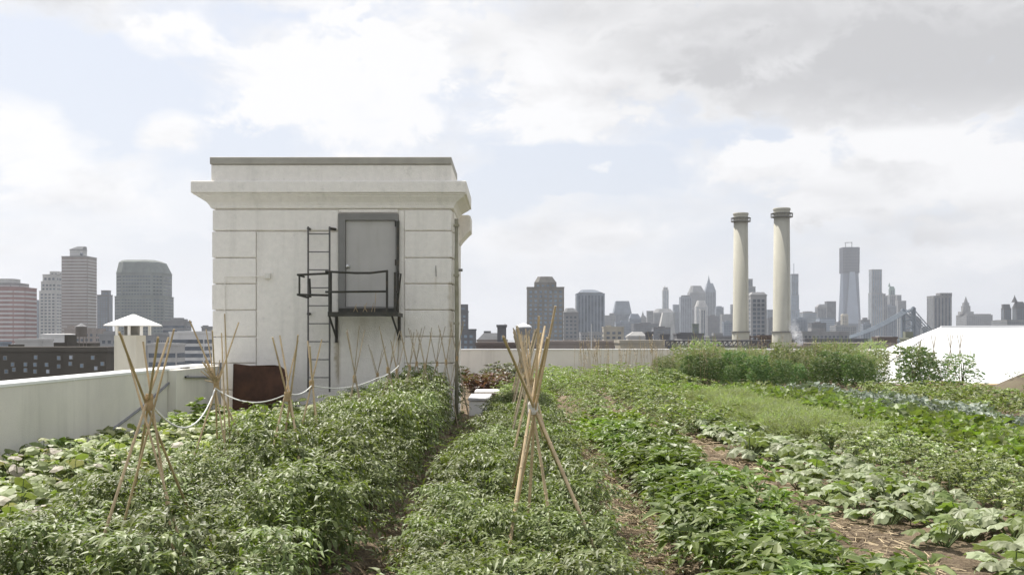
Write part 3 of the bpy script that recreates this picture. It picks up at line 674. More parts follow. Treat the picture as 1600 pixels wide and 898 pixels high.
tower('office_tower', 'dark narrow block in the gap between the tall brown and grey green towers', 1700, [seg('b', 150, 177, 461), seg('b', 157, 174, 454)], C_dark, 'grid', glass_blue, cat=ST)
tower('office_tower', 'massive grey green tower with chamfered crown behind the capped vent', 1300, [seg('b', 172, 260, 463, OCT), seg('b', 175, 258, 426, OCT), seg('f', 180, 251, 408, OCT), seg('f', 186, 244, 404.5, OCT)], C_green, 'grid', glass_dark, poly=OCT, pitch=3.6, floor=3.9, fw=.7, fh=.4, cat=ST)
tower('office_block', 'low dark grey stepped block between the grey green tower and the white house', 900, [seg('b', 252, 300, 503), seg('b', 266, 294, 498), seg('b', 270, 288, 496)], C_grey, 'band', glass_dark)
tower('office_block', 'white striped office block with dark window bands seen beside the white house', 520, [seg('b', 262, 334, 521), seg('b', 275, 331, 517, C_white)], C_white, 'band', glass_dark, floor=3.4, fh=.55)
tower('office_block', 'small grey block on the roofline touching the white house', 700, [seg('b', 314, 345, 512), seg('b', 316, 326, 508)], C_grey, 'band', glass_blue)
tower('apartment_block', 'grey apartment block with small windows half hidden behind the capped vent', 640, [seg('b', 150, 262, 524), seg('b', 160, 190, 517)], C_grey, 'grid', glass_dark)
tower('low_block', 'low beige building left of the white striped block over the parapet', 430, [seg('b', 228, 290, 540), seg('b', 240, 262, 535)], C_pale, 'band', glass_dark)
tower('low_block', 'bluish grey low block behind the leafless gap under the tall brown tower', 800, [seg('b', 96, 168, 515), seg('b', 104, 117, 509)], C_brown, 'grid', glass_dark)
tower('row_building', 'pale low building with two roof dormers under the red banded tower', 420, [seg('b', 18, 86, 533), seg('b', 24, 82, 528.5, C_white)], C_pale, 'grid', glass_dark)
tower('row_building', 'whitish low building left of the wooden water tank', 500, [seg('b', 60, 122, 525), seg('f', 70, 112, 521)], C_white, 'grid', glass_dark)
tower('row_building', 'grey blue low building at the left edge above the brick block', 460, [seg('b', -30, 20, 537)], C_blue, 'grid', glass_dark)
bb = tower('brick_block', 'dark brown brick block with tiny lit windows below the left skyline', 210, [seg('b', -60, 190, 549.6)], C_brick, None, zb=GZ, poly=[(0, 0), (1, 0), (1, .35), (0, .35)])
bb_front = 210.0
for (px, py) in ((20, 569), (40, 569), (55, 569.5), (73, 569.5), (22, 577), (40, 578), (55, 580), (111, 558), (110, 568), (145, 558.5), (8, 559), (56, 558), (92, 559), (160, 568), (128, 571), (10, 580), (92, 572), (75, 580), (150, 575)):
    g = MB(); x, z = X(px, 210), Z(py, 210); yf = bb_front
    g.box(x-.36, x+.36, yf-.12, yf+.1, z-.42, z+.42); f = kid(g, 'window', bb, frame_grey)
    g = MB(); g.box(x-.27, x+.27, yf-.16, yf-.122, z-.33, z+.33); kid(g, 'pane', f, glass_pale if (px*7) % 3 == 0 else glass_blue)
g = MB()
for a, b, p in ((76, 116, 542.5), (82, 104, 535), (98, 103, 523), (8, 16, 538)): g.box(X(a, 225), X(b, 225), 225+(.3*p % 2), 230+(.2*p % 2), Z(552, 225), Z(p, 225))
kid(g, 'roof_plant', bb, C_brick)
def water_tank(label, pxc, w_, d, top, bot, foot, m, rm):
    t = thing('water_tank', label, 'water tower', (X(pxc, d), d, Z(foot, d))); r = w_/2/1600*d; c = X(pxc, d)
    g = MB(); g.lathe(c, d, [(r, Z(bot, d)), (r*.96, Z(top, d))], 18); kid(g, 'tank', t, m)
    g = MB(); g.lathe(c, d, [(r*1.06, Z(top, d)-.02), (r*.1, Z(top-w_*.28, d))], 18); kid(g, 'roof', t, rm)
    for sx in (-.7, .7):
        for sy in (-.7, .7):
            g = MB(); g.tube([(c+sx*r, d+sy*r, Z(foot, d)-1), (c+sx*r*.9, d+sy*r*.9, Z(bot, d)+.05)], r*.07, 5); kid(g, 'leg', t, m)
    for i_ in range(3):
        zz = Z(bot, d)+(Z(top, d)-Z(bot, d))*(.2+.3*i_); g = MB(); g.lathe(c, d, [(r*.99, zz-.04), (r*1.03, zz), (r*.99, zz+.04)], 18, False); kid(g, 'hoop', t, m)
    return t
wood_d = cm('tank_wood', (.17, .15, .13))
water_tank('dark wooden water tank on legs in front of the tall brown tower', 127, 17, 300, 510, 526, 545, wood_d, C_grey)
for i_, (a, b, p, d, l) in enumerate(((100, 150, 541, 300, 'low brick rooftop house carrying the wooden water tank'),)):
    tower('low_block', l, d, [seg('b', a, b+6, p)], C_brick, 'grid', glass_dark)

# --- right of the stair house
tower('apartment_tower', 'dark slab tower just clear of the white house corner', 900, [seg('b', 700, 732, 487), seg('b', 716, 731.5, 475)], C_dark, 'grid', glass_blue, cat=ST)
tower('apartment_block', 'dark brown block stepping down beside the white house corner', 700, [seg('b', 712, 744, 516), seg('b', 716, 730, 513)], C_dark, 'grid', glass_blue)
tower('low_block', 'low dark roofs with a gabled end left of the domed tank', 420, [seg('b', 746, 792, 534), seg('f', 756, 784, 520, RECT, C_grey)], C_brown, 'grid', glass_dark)
t = tower('stair_tower', 'small dark rooftop tower with an antenna left of the domed tank', 410, [seg('b', 777, 791, 511), seg('m', 789, .8, 505)], C_dark, 'grid', glass_blue)
tower('low_block', 'small dark stub building beside the gabled roofs right of the white house', 520, [seg('b', 757, 766, 520)], C_dark, 'grid', glass_dark)
tk = water_tank('round grey rooftop tank with bright white domed lid behind the teepee', 818, 25, 130, 511.5, 532, 548, C_grey, cap_white)
g = MB(); r = 12.9/1600*130; c = X(818, 130); zt = Z(511.5, 130); g.lathe(c, 130, [(r*math.cos(a), zt+r*.42*math.sin(a)) for a in [i_*math.pi/2/8 for i_ in range(8)]]+[(.02, zt+r*.42)], 24); kid(g, 'dome', tk, cap_white, smooth=True)
tower('apartment_tower', 'wide brown grey tower with octagonal crown and central window bay behind the teepee', 1100, [seg('b', 823, 881.5, 449.5), seg('b', 834.5, 869.5, 440, RECT), seg('f', 840, 863, 431, OCT)], cm('tower_taupe', (.19, .18, .16)), 'grid', glass_blue, cat=ST, pitch=5.0, floor=4.6, fw=.5, fh=.55)
tower('apartment_block', 'grey rounded top block between the octagon crowned tower and the dome topped one', 1000, [seg('b', 880, 904, 489), seg('f', 884, 897, 481, OCT)], C_grey, 'grid', glass_dark)
tower('office_tower', 'square bluish tower with small dome on its flat roof', 1600, [seg('b', 899, 945, 459), seg('b', 902, 942, 456.5, RECT, C_grey), seg('f', 908, 930, 452, OCT)], C_blue, 'rib', glass_dark, cat=ST, pitch=5)
tower('office_tower', 'trapezoid topped grey tower right of the dome topped one', 2800, [seg('b', 957, 987, 489), seg('f', 961, 983, 470)], C_blue, 'rib', glass_dark, cat=ST)
tower('office_block', 'mid height grey block linking the dome topped and trapezoid towers', 2600, [seg('b', 944, 962, 493), seg('b', 952, 960, 489)], C_grey, 'grid', glass_dark)
tower('office_block', 'stepped grey shoulder block right of the trapezoid topped tower', 2500, [seg('b', 982, 1002, 498), seg('f', 985, 997, 490)], C_blue, 'band', glass_dark)
tower('church_tower', 'small pointed tower between the shoulder block and the slim pale tower', 2900, [seg('b', 1000, 1010, 497), seg('f', 1002, 1008, 493), seg('s', 1005, 2.5, 485)], C_grey, None)
tower('office_block', 'flat grey block left of the slim pale tower', 2700, [seg('b', 1010, 1021, 486)], C_grey, 'grid', glass_dark)
tower('office_tower', 'slim pale tower with a little crown standing alone above the blocks', 3600, [seg('b', 1034.5, 1045, 453), seg('b', 1036, 1043.5, 449), seg('m', 1039.5, 1, 446)], C_pale, 'rib', glass_blue, cat=ST, pitch=5)
tower('office_block', 'wide rounded grey block beneath the slim pale tower', 2800, [seg('b', 1018, 1055, 489), seg('f', 1026, 1048, 482, OCT)], C_grey, 'grid', glass_dark)
tower('office_block', 'light wedge shaped block narrowing upwards below the slim pale tower', 1900, [seg('b', 1026, 1056, 525), seg('f', 1034, 1051, 488)], C_pale, None)
tower('office_tower', 'bluish tower with flat top left of the octagonal one', 3300, [seg('b', 1061, 1081, 464), seg('b', 1064, 1078, 461, C_dark)], C_blue, 'rib', glass_dark, cat=ST, pitch=5)
tower('office_block', 'narrow dim block left of the bluish flat topped tower', 3400, [seg('b', 1051, 1062, 476)], C_blue, 'grid', glass_dark)
tower('office_tower', 'broad grey tower with octagonal sloped crown in the cluster left of the stacks', 3500, [seg('b', 1074, 1103, 457), seg('f', 1080, 1096, 446, OCT)], C_grey, 'grid', glass_dark, cat=ST)
tower('office_tower', 'pointed spire tower rising highest in the cluster left of the stacks', 3600, [seg('b', 1100, 1119, 455), seg('f', 1104, 1114, 442), seg('s', 1109, 3, 429)], C_blue, 'rib', glass_dark, cat=ST, pitch=5)
tower('office_tower', 'pale rounded tower in front of the spired cluster', 3000, [seg('b', 1085, 1106, 479), seg('f', 1090, 1102, 469, OCT)], C_pale, 'grid', glass_blue, cat=ST)
tower('office_block', 'slender pale rib sided slab in front of the spired tower', 2300, [seg('b', 1093, 1103, 483)], C_pale, 'rib', glass_dark)
tower('office_block', 'flat grey block below the spired tower on its right', 3100, [seg('b', 1117, 1131, 480), seg('b', 1119, 1128, 478)], C_blue, 'band', glass_dark)
tower('office_block', 'low wide grey block immediately left of the left smokestack', 3000, [seg('b', 1125, 1147, 491)], C_grey, 'grid', glass_dark)
tower('office_tower', 'thin dark slab partly hidden behind the left smokestack', 3100, [seg('b', 1141, 1156, 476)], C_dark, 'band', glass_blue, cat=ST)
tower('office_block', 'dark green low block under the cluster left of the stacks', 1200, [seg('b', 1081, 1092, 507)], cm('tower_olive', (.1, .12, .1)), 'grid', glass_dark)
tower('office_tower', 'grey stepped tower emerging behind the right edge of the left smokestack', 2500, [seg('b', 1160, 1181, 448), seg('b', 1162, 1176.5, 436)], C_grey, 'rib', glass_dark, cat=ST)
tower('apartment_tower', 'dark gridded tower with white frames standing between the two smokestacks', 800, [seg('b', 1168, 1198.5, 462), seg('f', 1172, 1194, 456)], cm('white_frame', (.30, .30, .30)), 'grid', glass_dark, cat=ST, pitch=3.1, floor=3.3, fw=.72, fh=.7)
tower('office_block', 'grey block behind the gridded tower touching the right smokestack', 2900, [seg('b', 1196, 1214, 484), seg('b', 1208, 1213, 476)], C_blue, 'grid', glass_dark)
tower('office_tower', 'dark topped tower with antenna right of the right smokestack', 3300, [seg('b', 1229, 1250, 484), seg('b', 1233, 1249, 461, C_blue), seg('b', 1234.5, 1248, 428, C_dark), seg('m', 1243, 1, 411)], C_blue, 'rib', glass_blue, cat=ST, pitch=6)
tower('office_block', 'pale wide block right of the antenna tower', 2700, [seg('b', 1249, 1277, 488), seg('b', 1254, 1270, 486)], C_grey, 'band', glass_blue)
tower('office_block', 'rounded shouldered grey block in front of the dark cube', 2900, [seg('b', 1273, 1292, 480), seg('f', 1278, 1290, 475)], C_grey, 'rib', glass_dark)
tower('office_tower', 'dark cubic tower between the grey shoulder block and the unfinished tall tower', 3000, [seg('b', 1288, 1307, 471)], C_dark, 'rib', glass_dark, cat=ST)
tower('office_block', 'pale blue lower block in front of the dark cube', 2200, [seg('b', 1274, 1306, 497)], C_blue, 'band', glass_pale)
tower('office_block', 'beige block between the dark cube and the unfinished tall tower', 2500, [seg('b', 1313, 1326, 493), seg('f', 1315, 1324, 490)], C_beige, 'grid', glass_dark)
tower('office_block', 'low slate grey block at the foot of the unfinished tall tower', 2100, [seg('b', 1296, 1340, 509), seg('b', 1303, 1318, 507)], C_grey, 'grid', glass_dark)
# unfinished tall tower
d = 4000; t = thing('unfinished_skyscraper', 'tallest tower on the skyline with dark unfinished top and pale glass flanks', ST, (X(1335, d), d+80, GZ))
yc = d+60
def sq(px0, px1, z, c=0):
    a, b = X(px0, d), X(px1, d); w_ = (b-a)/2; m_ = (a+b)/2
    k_ = w_*c; return [(a+k_, yc-w_, z), (b-k_, yc-w_, z), (b, yc-w_+k_, z), (b, yc+w_-k_, z), (b-k_, yc+w_, z), (a+k_, yc+w_, z), (a, yc+w_-k_, z), (a, yc-w_+k_, z)]
g = MB(); g.loft([sq(1321, 1349.5, GZ, .02), sq(1321.5, 1349, Z(510, d), .03), sq(1323, 1347.5, Z(425, d), .5)]); kid(g, 'glass_flanks', t, mat('shaft_glass', (.07, .09, .13), .7, .15, .02))
a, b = X(1330, d), X(1343, d); m_ = (a+b)/2
g = MB(); yfr = lambda s: yc-(X(1349, d)-X(1321.5, d))/2*s-1.2
g.add([(X(1331, d), yfr(.99), Z(424, d)), (X(1339, d), yfr(.99), Z(424, d)), (X(1346, d), yfr(1.02), Z(505, d)), (X(1325, d), yfr(1.02), Z(505, d))], [(3, 2, 1, 0)])
kid(g, 'facade_facet', t, mat('facet_glass', (.22, .26, .32), .7, .1, .02))  # lighter colour paints the facet's brightness over the darker shaft glass
g = MB(); g.loft([sq(1322, 1348, Z(425.5, d), .3), sq(1322, 1348.5, Z(385, d), .3)]); kid(g, 'bare_upper_floors', t, cm('bare_steel', (.03, .035, .05)))
g = MB(); rg = sq(1322, 1348.3, 0, .3)
for k_ in (0, 1, 7): panes(g, rg[k_], rg[(k_+1) % 8], Z(424, d), Z(386, d), 'band', floor=11, fh=.2)
kid(g, 'floor_edges', t, mat('bare_edges', (.06, .065, .08), .8), kind='stuff')
g = MB()
for px in (1329, 1339): g.tube([(X(px, d), yc, Z(386, d)), (X(px, d), yc, Z(377, d))], 1.4, 5)
g.tube([(X(1327.5, d), yc, Z(377, d)), (X(1339.5, d), yc, Z(376.5, d))], 1.4, 5); kid(g, 'crane', t, C_dark)
tower('apartment_tower', 'slab shaped grey tower right of the unfinished tall tower', 3000, [seg('b', 1356, 1381, 458), seg('b', 1357, 1379, 421)], C_grey, 'rib', glass_blue, cat=ST, pitch=6, fw=.4)
tower('office_block', 'flat grey block between the slab tower and the green pinnacle tower', 3050, [seg('b', 1378, 1387, 463), seg('b', 1379, 1384, 459)], C_grey, 'rib', glass_dark)
tower('office_tower', 'tower with a slim pinnacle and pyramid roof behind the bridge pylon', 3300, [seg('b', 1384, 1408, 461), seg('b', 1388, 1399, 452, C_copper), seg('f', 1390, 1397, 447, C_copper), seg('s', 1393.5, 2.2, 440, C_copper)], C_grey, 'rib', glass_dark, cat=ST, pitch=5)
tower('office_block', 'stepped block right of the pinnacle tower above the bridge pylon', 3200, [seg('b', 1398, 1417, 470), seg('b', 1399, 1409, 461)], C_grey, 'grid', glass_dark)
tower('office_block', 'low dark block behind the lower bridge cables', 2600, [seg('b', 1341, 1360, 500), seg('b', 1347, 1356, 496)], C_dark, 'grid', glass_blue)
tower('office_block', 'dark block with small spire between the bridge pylon and the double slab', 2500, [seg('b', 1424, 1441, 500), seg('f', 1426, 1434, 494), seg('s', 1430, 1.5, 484)], C_dark, 'grid', glass_blue)
tower('apartment_tower', 'broad grey double slab tower right of the bridge pylon', 1700, [seg('b', 1446.5, 1490, 462.5), seg('b', 1461, 1489.5, 457)], C_grey, 'rib', glass_dark, cat=ST, pitch=5, fw=.4)
t = tower('municipal_building', 'wide municipal building with a tiered wedding cake tower and spire on its centre', 2900, [seg('b', 1491, 1556, 492), seg('b', 1494, 1553, 490)], C_grey, 'grid', glass_dark, pitch=6, floor=5)
d = 2900; yc = t.location.y
for i_, (a, b, p0, p1) in enumerate(((1513, 1531, 490, 486), (1516, 1528, 486.2, 477), (1517.5, 1526.5, 477.2, 472))):
    g = MB(); g.loft([ring(OCT if i_ else RECT, X(a, d), X(b, d), yc, Z(p0, d)-.2), ring(OCT if i_ else RECT, X(a, d), X(b, d), yc, Z(p1, d))]); kid(g, 'tower_tier', t, C_grey)
g = MB(); g.lathe(X(1522, d), yc, [(3.6/1600*d, Z(472, d)), (2/1600*d, Z(467, d)), (.2, Z(461.5, d))], 8); kid(g, 'spire', t, C_grey)
tower('apartment_tower', 'pair tower with rounded roof left of the pointed roof at the right edge', 2000, [seg('b', 1563, 1582, 482), seg('f', 1567, 1579, 475, OCT)], C_dark, 'grid', glass_blue, cat=ST)
tower('apartment_tower', 'tower with steep pointed roof at the right edge of the skyline', 2000, [seg('b', 1580, 1606, 480), seg('f', 1585, 1600, 471), seg('s', 1591, 5, 460)], C_dark, 'grid', glass_blue, cat=ST)
tower('office_block', 'low grey strip of building behind the white tent ridge', 1800, [seg('b', 1546, 1640, 500)], C_grey, 'grid', glass_dark)
for a_, b_, p_, d_, m_, st_, l_ in (
    (1047, 1066, 487, 3350, C_blue, 'grid', 'hazy mid block just left of the bluish flat topped tower'), (1078, 1092, 483, 3450, C_grey, 'band', 'hazy block tucked under the octagonal crown'),
    (1103, 1124, 494, 2700, C_dark, 'grid', 'dim block at the feet of the spired tower'), (1128, 1145, 503, 2200, C_blue, 'grid', 'lower grey blue block beside the left stack'),
    (1238, 1262, 498, 2300, C_blue, 'rib', 'blue grey block below the antenna tower'), (1262, 1292, 505, 1900, C_dark, 'grid', 'dark low block before the pale blue one'),
    (1305, 1322, 503, 2700, C_dark, 'band', 'dim block joining the beige block to the unfinished tower'), (1344, 1362, 506, 2300, C_blue, 'grid', 'hazy block right of the unfinished tower foot'),
    (1376, 1402, 478, 3150, C_blue, 'rib', 'blue grey shoulder below the green pinnacle'), (1402, 1428, 492, 2800, C_grey, 'grid', 'grey block behind the bridge pylon'),
    (986, 1030, 506, 2300, C_dark, 'grid', 'long dim block under the small pointed tower'), (960, 990, 503, 2400, C_blue, 'grid', 'blue grey block below the trapezoid tower'),
    (1018, 1048, 512, 1700, C_dark, 'band', 'dark low block before the wedge shaped one'), (1438, 1450, 512, 1900, C_grey, 'grid', 'small grey block against the left side of the double slab'),
    (1198, 1212, 498, 2300, C_dark, 'grid', 'dark narrow block left of the right stack'), (905, 950, 520, 1300, C_grey, 'grid', 'low grey block at the foot of the dome topped tower')):
    tower('office_block', l_, d_, [seg('b', a_, b_, p_), seg('b', a_+(b_-a_)*.3, b_-(b_-a_)*.3, p_-2.5)], m_, st_, glass_dark)
# nearer low roofs above the far parapet
tower('low_block', 'beige plain block before the dome topped tower', 800, [seg('b', 941, 975, 512), seg('b', 947, 955, 508)], C_beige, 'grid', glass_dark)
tower('low_block', 'small white gabled hall below the shoulder block', 620, [seg('b', 978, 1010, 527), seg('f', 988, 1003, 518)], C_pale, None)
tower('low_block', 'long dark wall of roofs directly behind the far parapet beside the teepee tops', 360, [seg('b', 832, 960, 536.5), seg('b', 880, 896, 531)], C_brown, 'grid', glass_dark)
tower('low_block', 'brick brown low roof under the gabled roofs near the white house', 350, [seg('b', 744, 832, 539.5)], C_rust, 'grid', glass_dark)
tower('low_block', 'olive brown low roof right of the flagpole', 340, [seg('b', 962, 1062, 536)], C_beige, None)
tower('low_block', 'dark roof boxes right of the white gabled hall', 420, [seg('b', 1008, 1020, 522), seg('b', 1010, 1018, 520)], C_dark, None)
tower('low_block', 'dark plant room on the far roofs below the wedge shaped block', 480, [seg('b', 1030, 1046, 525)], C_dark, None)
tower('low_block', 'dark flat block below the spired cluster', 600, [seg('b', 1052, 1100, 523), seg('b', 1060, 1082, 519)], C_dark, 'grid', glass_blue)
tower('low_block', 'grey block with pale roof hidden behind the left smokestack foot', 620, [seg('b', 1100, 1166, 527), seg('b', 1112, 1130, 520)], C_grey, 'grid', glass_dark)
tower('shed', 'long white roofed shed left of the left smokestack foot', 330, [seg('b', 1056, 1146, 535), seg('f', 1060, 1142, 532, RECT, cap_white)], C_white, 'grid', glass_dark)
tower('shed', 'dark machinery hall between the smokestack feet', 340, [seg('b', 1140, 1240, 536), seg('b', 1160, 1200, 531)], C_dark, 'grid', glass_pale)
tower('brick_block', 'rusty red brick building beside the right smokestack foot', 330, [seg('b', 1184, 1212, 528), seg('b', 1194, 1210, 524)], C_rust, 'grid', glass_pale)
tower('low_block', 'long grey low building behind the steam plume', 900, [seg('b', 1236, 1330, 519), seg('b', 1262, 1290, 512)], C_grey, 'grid', glass_dark)
tower('low_block', 'slate grey low building below the bridge approach', 700, [seg('b', 1240, 1360, 531)], C_dark, 'grid', glass_blue)
tower('brick_block', 'red brick building with white roof under the bridge pylon', 520, [seg('b', 1362, 1404, 529), seg('b', 1367, 1396, 525, C_white)], C_rust, 'grid', glass_pale)
tower('low_block', 'greenish low roofs right of the bridge pylon before the white tent', 600, [seg('b', 1404, 1470, 530), seg('b', 1410, 1428, 518)], cm('olive2', (.2, .21, .16)), 'grid', glass_dark)
tower('low_block', 'long low brown warehouse wall hugging the far parapet behind the tall bushes', 300, [seg('b', 1236, 1400, 541)], C_brown, 'grid', glass_dark)
# flagpole
g = MB(); p = at(924, 545, 150); g.tube([(p.x, 150, Z(560, 150)), (p.x, 150, Z(506, 150))], .09, 6, .05); o = g.obj('flagpole', C_white, origin=(p.x, 150, Z(560, 150))); tag(o, 'thin pale pole rising behind the far parapet before the dome topped tower', 'pole')
# pipe rack at the stacks
t = thing('pipe_rack', 'dark steel truss gantry carrying pipes to the smokestack feet', 'gantry', (X(1120, 290), 290, GZ)); d = 290
g = MB(); g.tube([(X(1040, d), d, Z(541, d)), (X(1205, d), d, Z(541, d))], .3, 5); g.tube([(X(1040, d), d, Z(532, d)), (X(1205, d), d, Z(532, d))], .25, 5); kid(g, 'chord', t, C_dark)
for i_ in range(22):
    a = 1040+7.5*i_
    g = MB(); g.tube([(X(a, d), d, Z(541, d)), (X(a+7.5, d), d, Z(532, d))], .16, 4); kid(g, 'truss_bar', t, C_dark)
    g = MB(); g.tube([(X(a, d), d, Z(541, d)), (X(a, d), d, Z(532, d))], .16, 4); kid(g, 'truss_bar', t, C_dark)
for px in (1045, 1085, 1125, 1170): g = MB(); g.tube([(X(px, d), d, GZ), (X(px, d), d, Z(541, d))], .45, 5); kid(g, 'column', t, C_dark)
t = thing('scaffold_frame', 'rusty steel frame standing around the rusty red building by the right stack', 'scaffold', (X(1195, 295), 295, GZ)); d = 295
for px in (1172, 1180, 1188, 1197, 1206): g = MB(); g.tube([(X(px, d), d, GZ), (X(px, d), d, Z(524, d))], .2, 4); kid(g, 'post', t, C_rust)
for py in (526, 532, 538): g = MB(); g.tube([(X(1172, d), d, Z(py, d)), (X(1206, d), d, Z(py, d))], .16, 4); kid(g, 'beam', t, C_rust)
# suspension bridge
d = 1500; br = thing('suspension_bridge', 'steel suspension bridge pylon with cables sloping down to the left', 'bridge', (X(1418, d), d, GZ))
steel = cm('bridge_steel', (.17, .2, .23))
c0, c1 = at(1411, 485, 1490), at(1427, 482, 1520)
for c in (c0, c1):
    for s in (-1.9, 1.9):
        g = MB(); g.box(c.x+s-1.1, c.x+s+1.1, c.y-2.2, c.y+2.2, GZ, c.z); kid(g, 'pylon_leg', br, steel)
    g = MB(); g.loft([[(c.x-3.4, c.y-2.6, c.z), (c.x+3.4, c.y-2.6, c.z), (c.x+3.4, c.y+2.6, c.z), (c.x-3.4, c.y+2.6, c.z)], [(c.x-1.2, c.y-1, c.z+3), (c.x+1.2, c.y-1, c.z+3), (c.x+1.2, c.y+1, c.z+3), (c.x-1.2, c.y+1, c.z+3)]]); kid(g, 'pylon_cap', br, steel)
for zz in (0.0, -12, -24, -36):
    g = MB(); g.tube([(c0.x, c0.y, c0.z-3+zz), (c1.x, c1.y, c1.z-3+zz)], 1.3, 4); kid(g, 'cross_beam', br, steel)
    g = MB(); g.tube([(c0.x, c0.y, c0.z-3+zz), (c1.x, c1.y, c1.z-15+zz)], .6, 4); kid(g, 'cross_brace', br, steel)
    g = MB(); g.tube([(c1.x, c1.y, c1.z-3+zz), (c0.x, c0.y, c0.z-15+zz)], .6, 4); kid(g, 'cross_brace', br, steel)
end = at(1192, 541, 1040)
for k_ in range(4):
    a = c0.lerp(c1, k_/3); e = end+Vector((k_*5.5, k_*6, -k_*.4))
    L = [a.lerp(e, i_/24)-Vector((0, 0, 15*math.sin(math.pi*i_/24))) for i_ in range(25)]
    g = MB(); g.tube(L, .8, 5); kid(g, 'main_cable', br, steel)
    fr = at(1520, 556, 1950)+Vector((k_*4, k_*8, 0))
    L2 = [a.lerp(fr, i_/16)-Vector((0, 0, 14*math.sin(math.pi*i_/16))) for i_ in range(17)]
    g = MB(); g.tube(L2, .8, 5); kid(g, 'main_cable', br, steel)
    if k_ in (0, 3):
        g = MB(); dk = -12
        for L_ in (L, L2):
            for i_ in range(1, len(L_)-1):
                for q in (0, .5):
                    p = L_[i_].lerp(L_[i_+1], q)
                    if p.z > -8: g.tube([p, (p.x, p.y, -9)], .28, 4, caps=False)
        kid(g, 'suspender_ropes', br, steel, kind='stuff')
g = MB()
a0, a1 = Vector((end.x, end.y, -11)), Vector(((c0.x+c1.x)/2, (c0.y+c1.y)/2, -9)); a2 = Vector((at(1560, 530, 2150).x, 2150, -9))
for p, q in ((a0, a1), (a1, a2)):
    dv = (q-p).normalized(); n_ = Vector((dv.y, -dv.x, 0))*9
    g.loft([[p-n_, p+n_, p+n_+Vector((0, 0, 6)), p-n_+Vector((0, 0, 6))], [q-n_, q+n_, q+n_+Vector((0, 0, 6)), q-n_+Vector((0, 0, 6))]])
kid(g, 'deck', br, steel)
g = MB(); g.box(end.x-16, end.x+20, end.y-14, end.y+26, GZ, end.z+2); kid(g, 'anchorage', br, C_beige)

# steam by the right stack
sm = bpy.data.materials.new('steam'); sm.use_nodes = True; t_ = NT(sm.node_tree); t_.n.clear()
df = t_.new('ShaderNodeBsdfDiffuse'); df.inputs[0].default_value = (.85, .85, .86, 1); tl_ = t_.new('ShaderNodeBsdfTranslucent'); tl_.inputs[0].default_value = (.85, .85, .86, 1)
ms = t_.new('ShaderNodeMixShader'); ms.inputs[0].default_value = .5; t_.l.new(df.outputs[0], ms.inputs[1]); t_.l.new(tl_.outputs[0], ms.inputs[2])
tp_ = t_.new('ShaderNodeBsdfTransparent'); lw = t_.new('ShaderNodeLayerWeight'); lw.inputs[0].default_value = .35
tcn = t_.new('ShaderNodeTexCoord'); sx_ = t_.new('ShaderNodeSeparateXYZ'); t_.l.new(tcn.outputs['Object'], sx_.inputs[0])
al = t_.math('MULTIPLY', t_.smooth(t_.noise(tcn.outputs['Object'], .7, 4, .6), .3, .65, .05, .9), t_.smooth(sx_.outputs[2], 7.0, 1.5, .12, 1.0))
al = t_.math('MULTIPLY', al, t_.math('SUBTRACT', 1.0, lw.outputs['Facing']))
ms2 = t_.new('ShaderNodeMixShader'); t_.l.new(al, ms2.inputs[0]); t_.l.new(tp_.outputs[0], ms2.inputs[1]); t_.l.new(ms.outputs[0], ms2.inputs[2])
oo = t_.new('ShaderNodeOutputMaterial'); t_.l.new(ms2.outputs[0], oo.inputs['Surface'])
d = 280; g = MB()
def ball(cx, cy, cz, r, n=14):
    P = []; F = []
    for i_ in range(n+1):
        for j in range(n):
            a, b = math.pi*i_/n, 2*math.pi*j/n; q = r*(1+.25*mn.noise(Vector((cx+math.sin(a)*math.cos(b)*2, math.sin(a)*math.sin(b)*2, cz+math.cos(a)*2))))
            P.append((cx+q*math.sin(a)*math.cos(b), cy+q*math.sin(a)*math.sin(b), cz+q*math.cos(a)))
    F = [(i_*n+j, (i_+1)*n+j, (i_+1)*n+(j+1) % n, i_*n+(j+1) % n) for i_ in range(n) for j in range(n)]
    g.add(P, F)
R_ = [(1250, 539, .8), (1249, 534, 1.1), (1246.5, 528.5, 1.35), (1244, 523, 1.4), (1242, 516, 1.5), (1240, 508, 1.6), (1238, 500, 1.6)]
rings = []
for px, py, r in R_:
    rings.append([(X(px, d)+r*math.cos(2*math.pi*j/14)*(1+.3*mn.noise(Vector((j*.9, py*.2, 0)))), d+r*math.sin(2*math.pi*j/14), Z(py, d)) for j in range(14)])
g.loft(rings); o = g.obj('steam_plume', sm, smooth=True, origin=(X(1246, d), d, Z(539, d)), kind='stuff'); tag(o, 'small white steam plume drifting up beside the foot of the right smokestack', 'steam')
g = MB(); g.tube([(X(1251, d), d, GZ), (X(1250, d), d, Z(541, d))], .5, 8); o = g.obj('steam_pipe', frame_grey, origin=(X(1250, d), d, GZ)); tag(o, 'short exhaust pipe under the white steam plume', 'pipe')

# ------------------------------------------------------------------ plants
leafmat('tomato_leaf', (0.068, 0.111, 0.023, 1), (0.169, 0.225, 0.055, 1), (0.213, 0.278, 0.105, 1), .15, .48, .28)  # pale share of leaflets colours in whitish glints, and a few yellowed leaves
leafmat('pepper_leaf', (0.068, 0.130, 0.019, 1), (0.149, 0.236, 0.041, 1), (0.267, 0.356, 0.133, 1), .12, .46, .28)
leafmat('lime_leaf', (0.110, 0.200, 0.020, 1), (0.170, 0.284, 0.036, 1), (0.250, 0.347, 0.080, 1), .08, .45, .35)
leafmat('vine_leaf', (0.092, 0.171, 0.032, 1), (0.239, 0.300, 0.104, 1), (0.385, 0.450, 0.200, 1), .4, .5, .3)
leafmat('vine_dry', (.36, .33, .22, 1), (.52, .49, .38, 1), (.6, .57, .47, 1), .3, .6, .2)
leafmat('squash_leaf', (0.171, 0.230, 0.101, 1), (0.283, 0.340, 0.180, 1), (0.359, 0.414, 0.252, 1), .3, .5, .22)
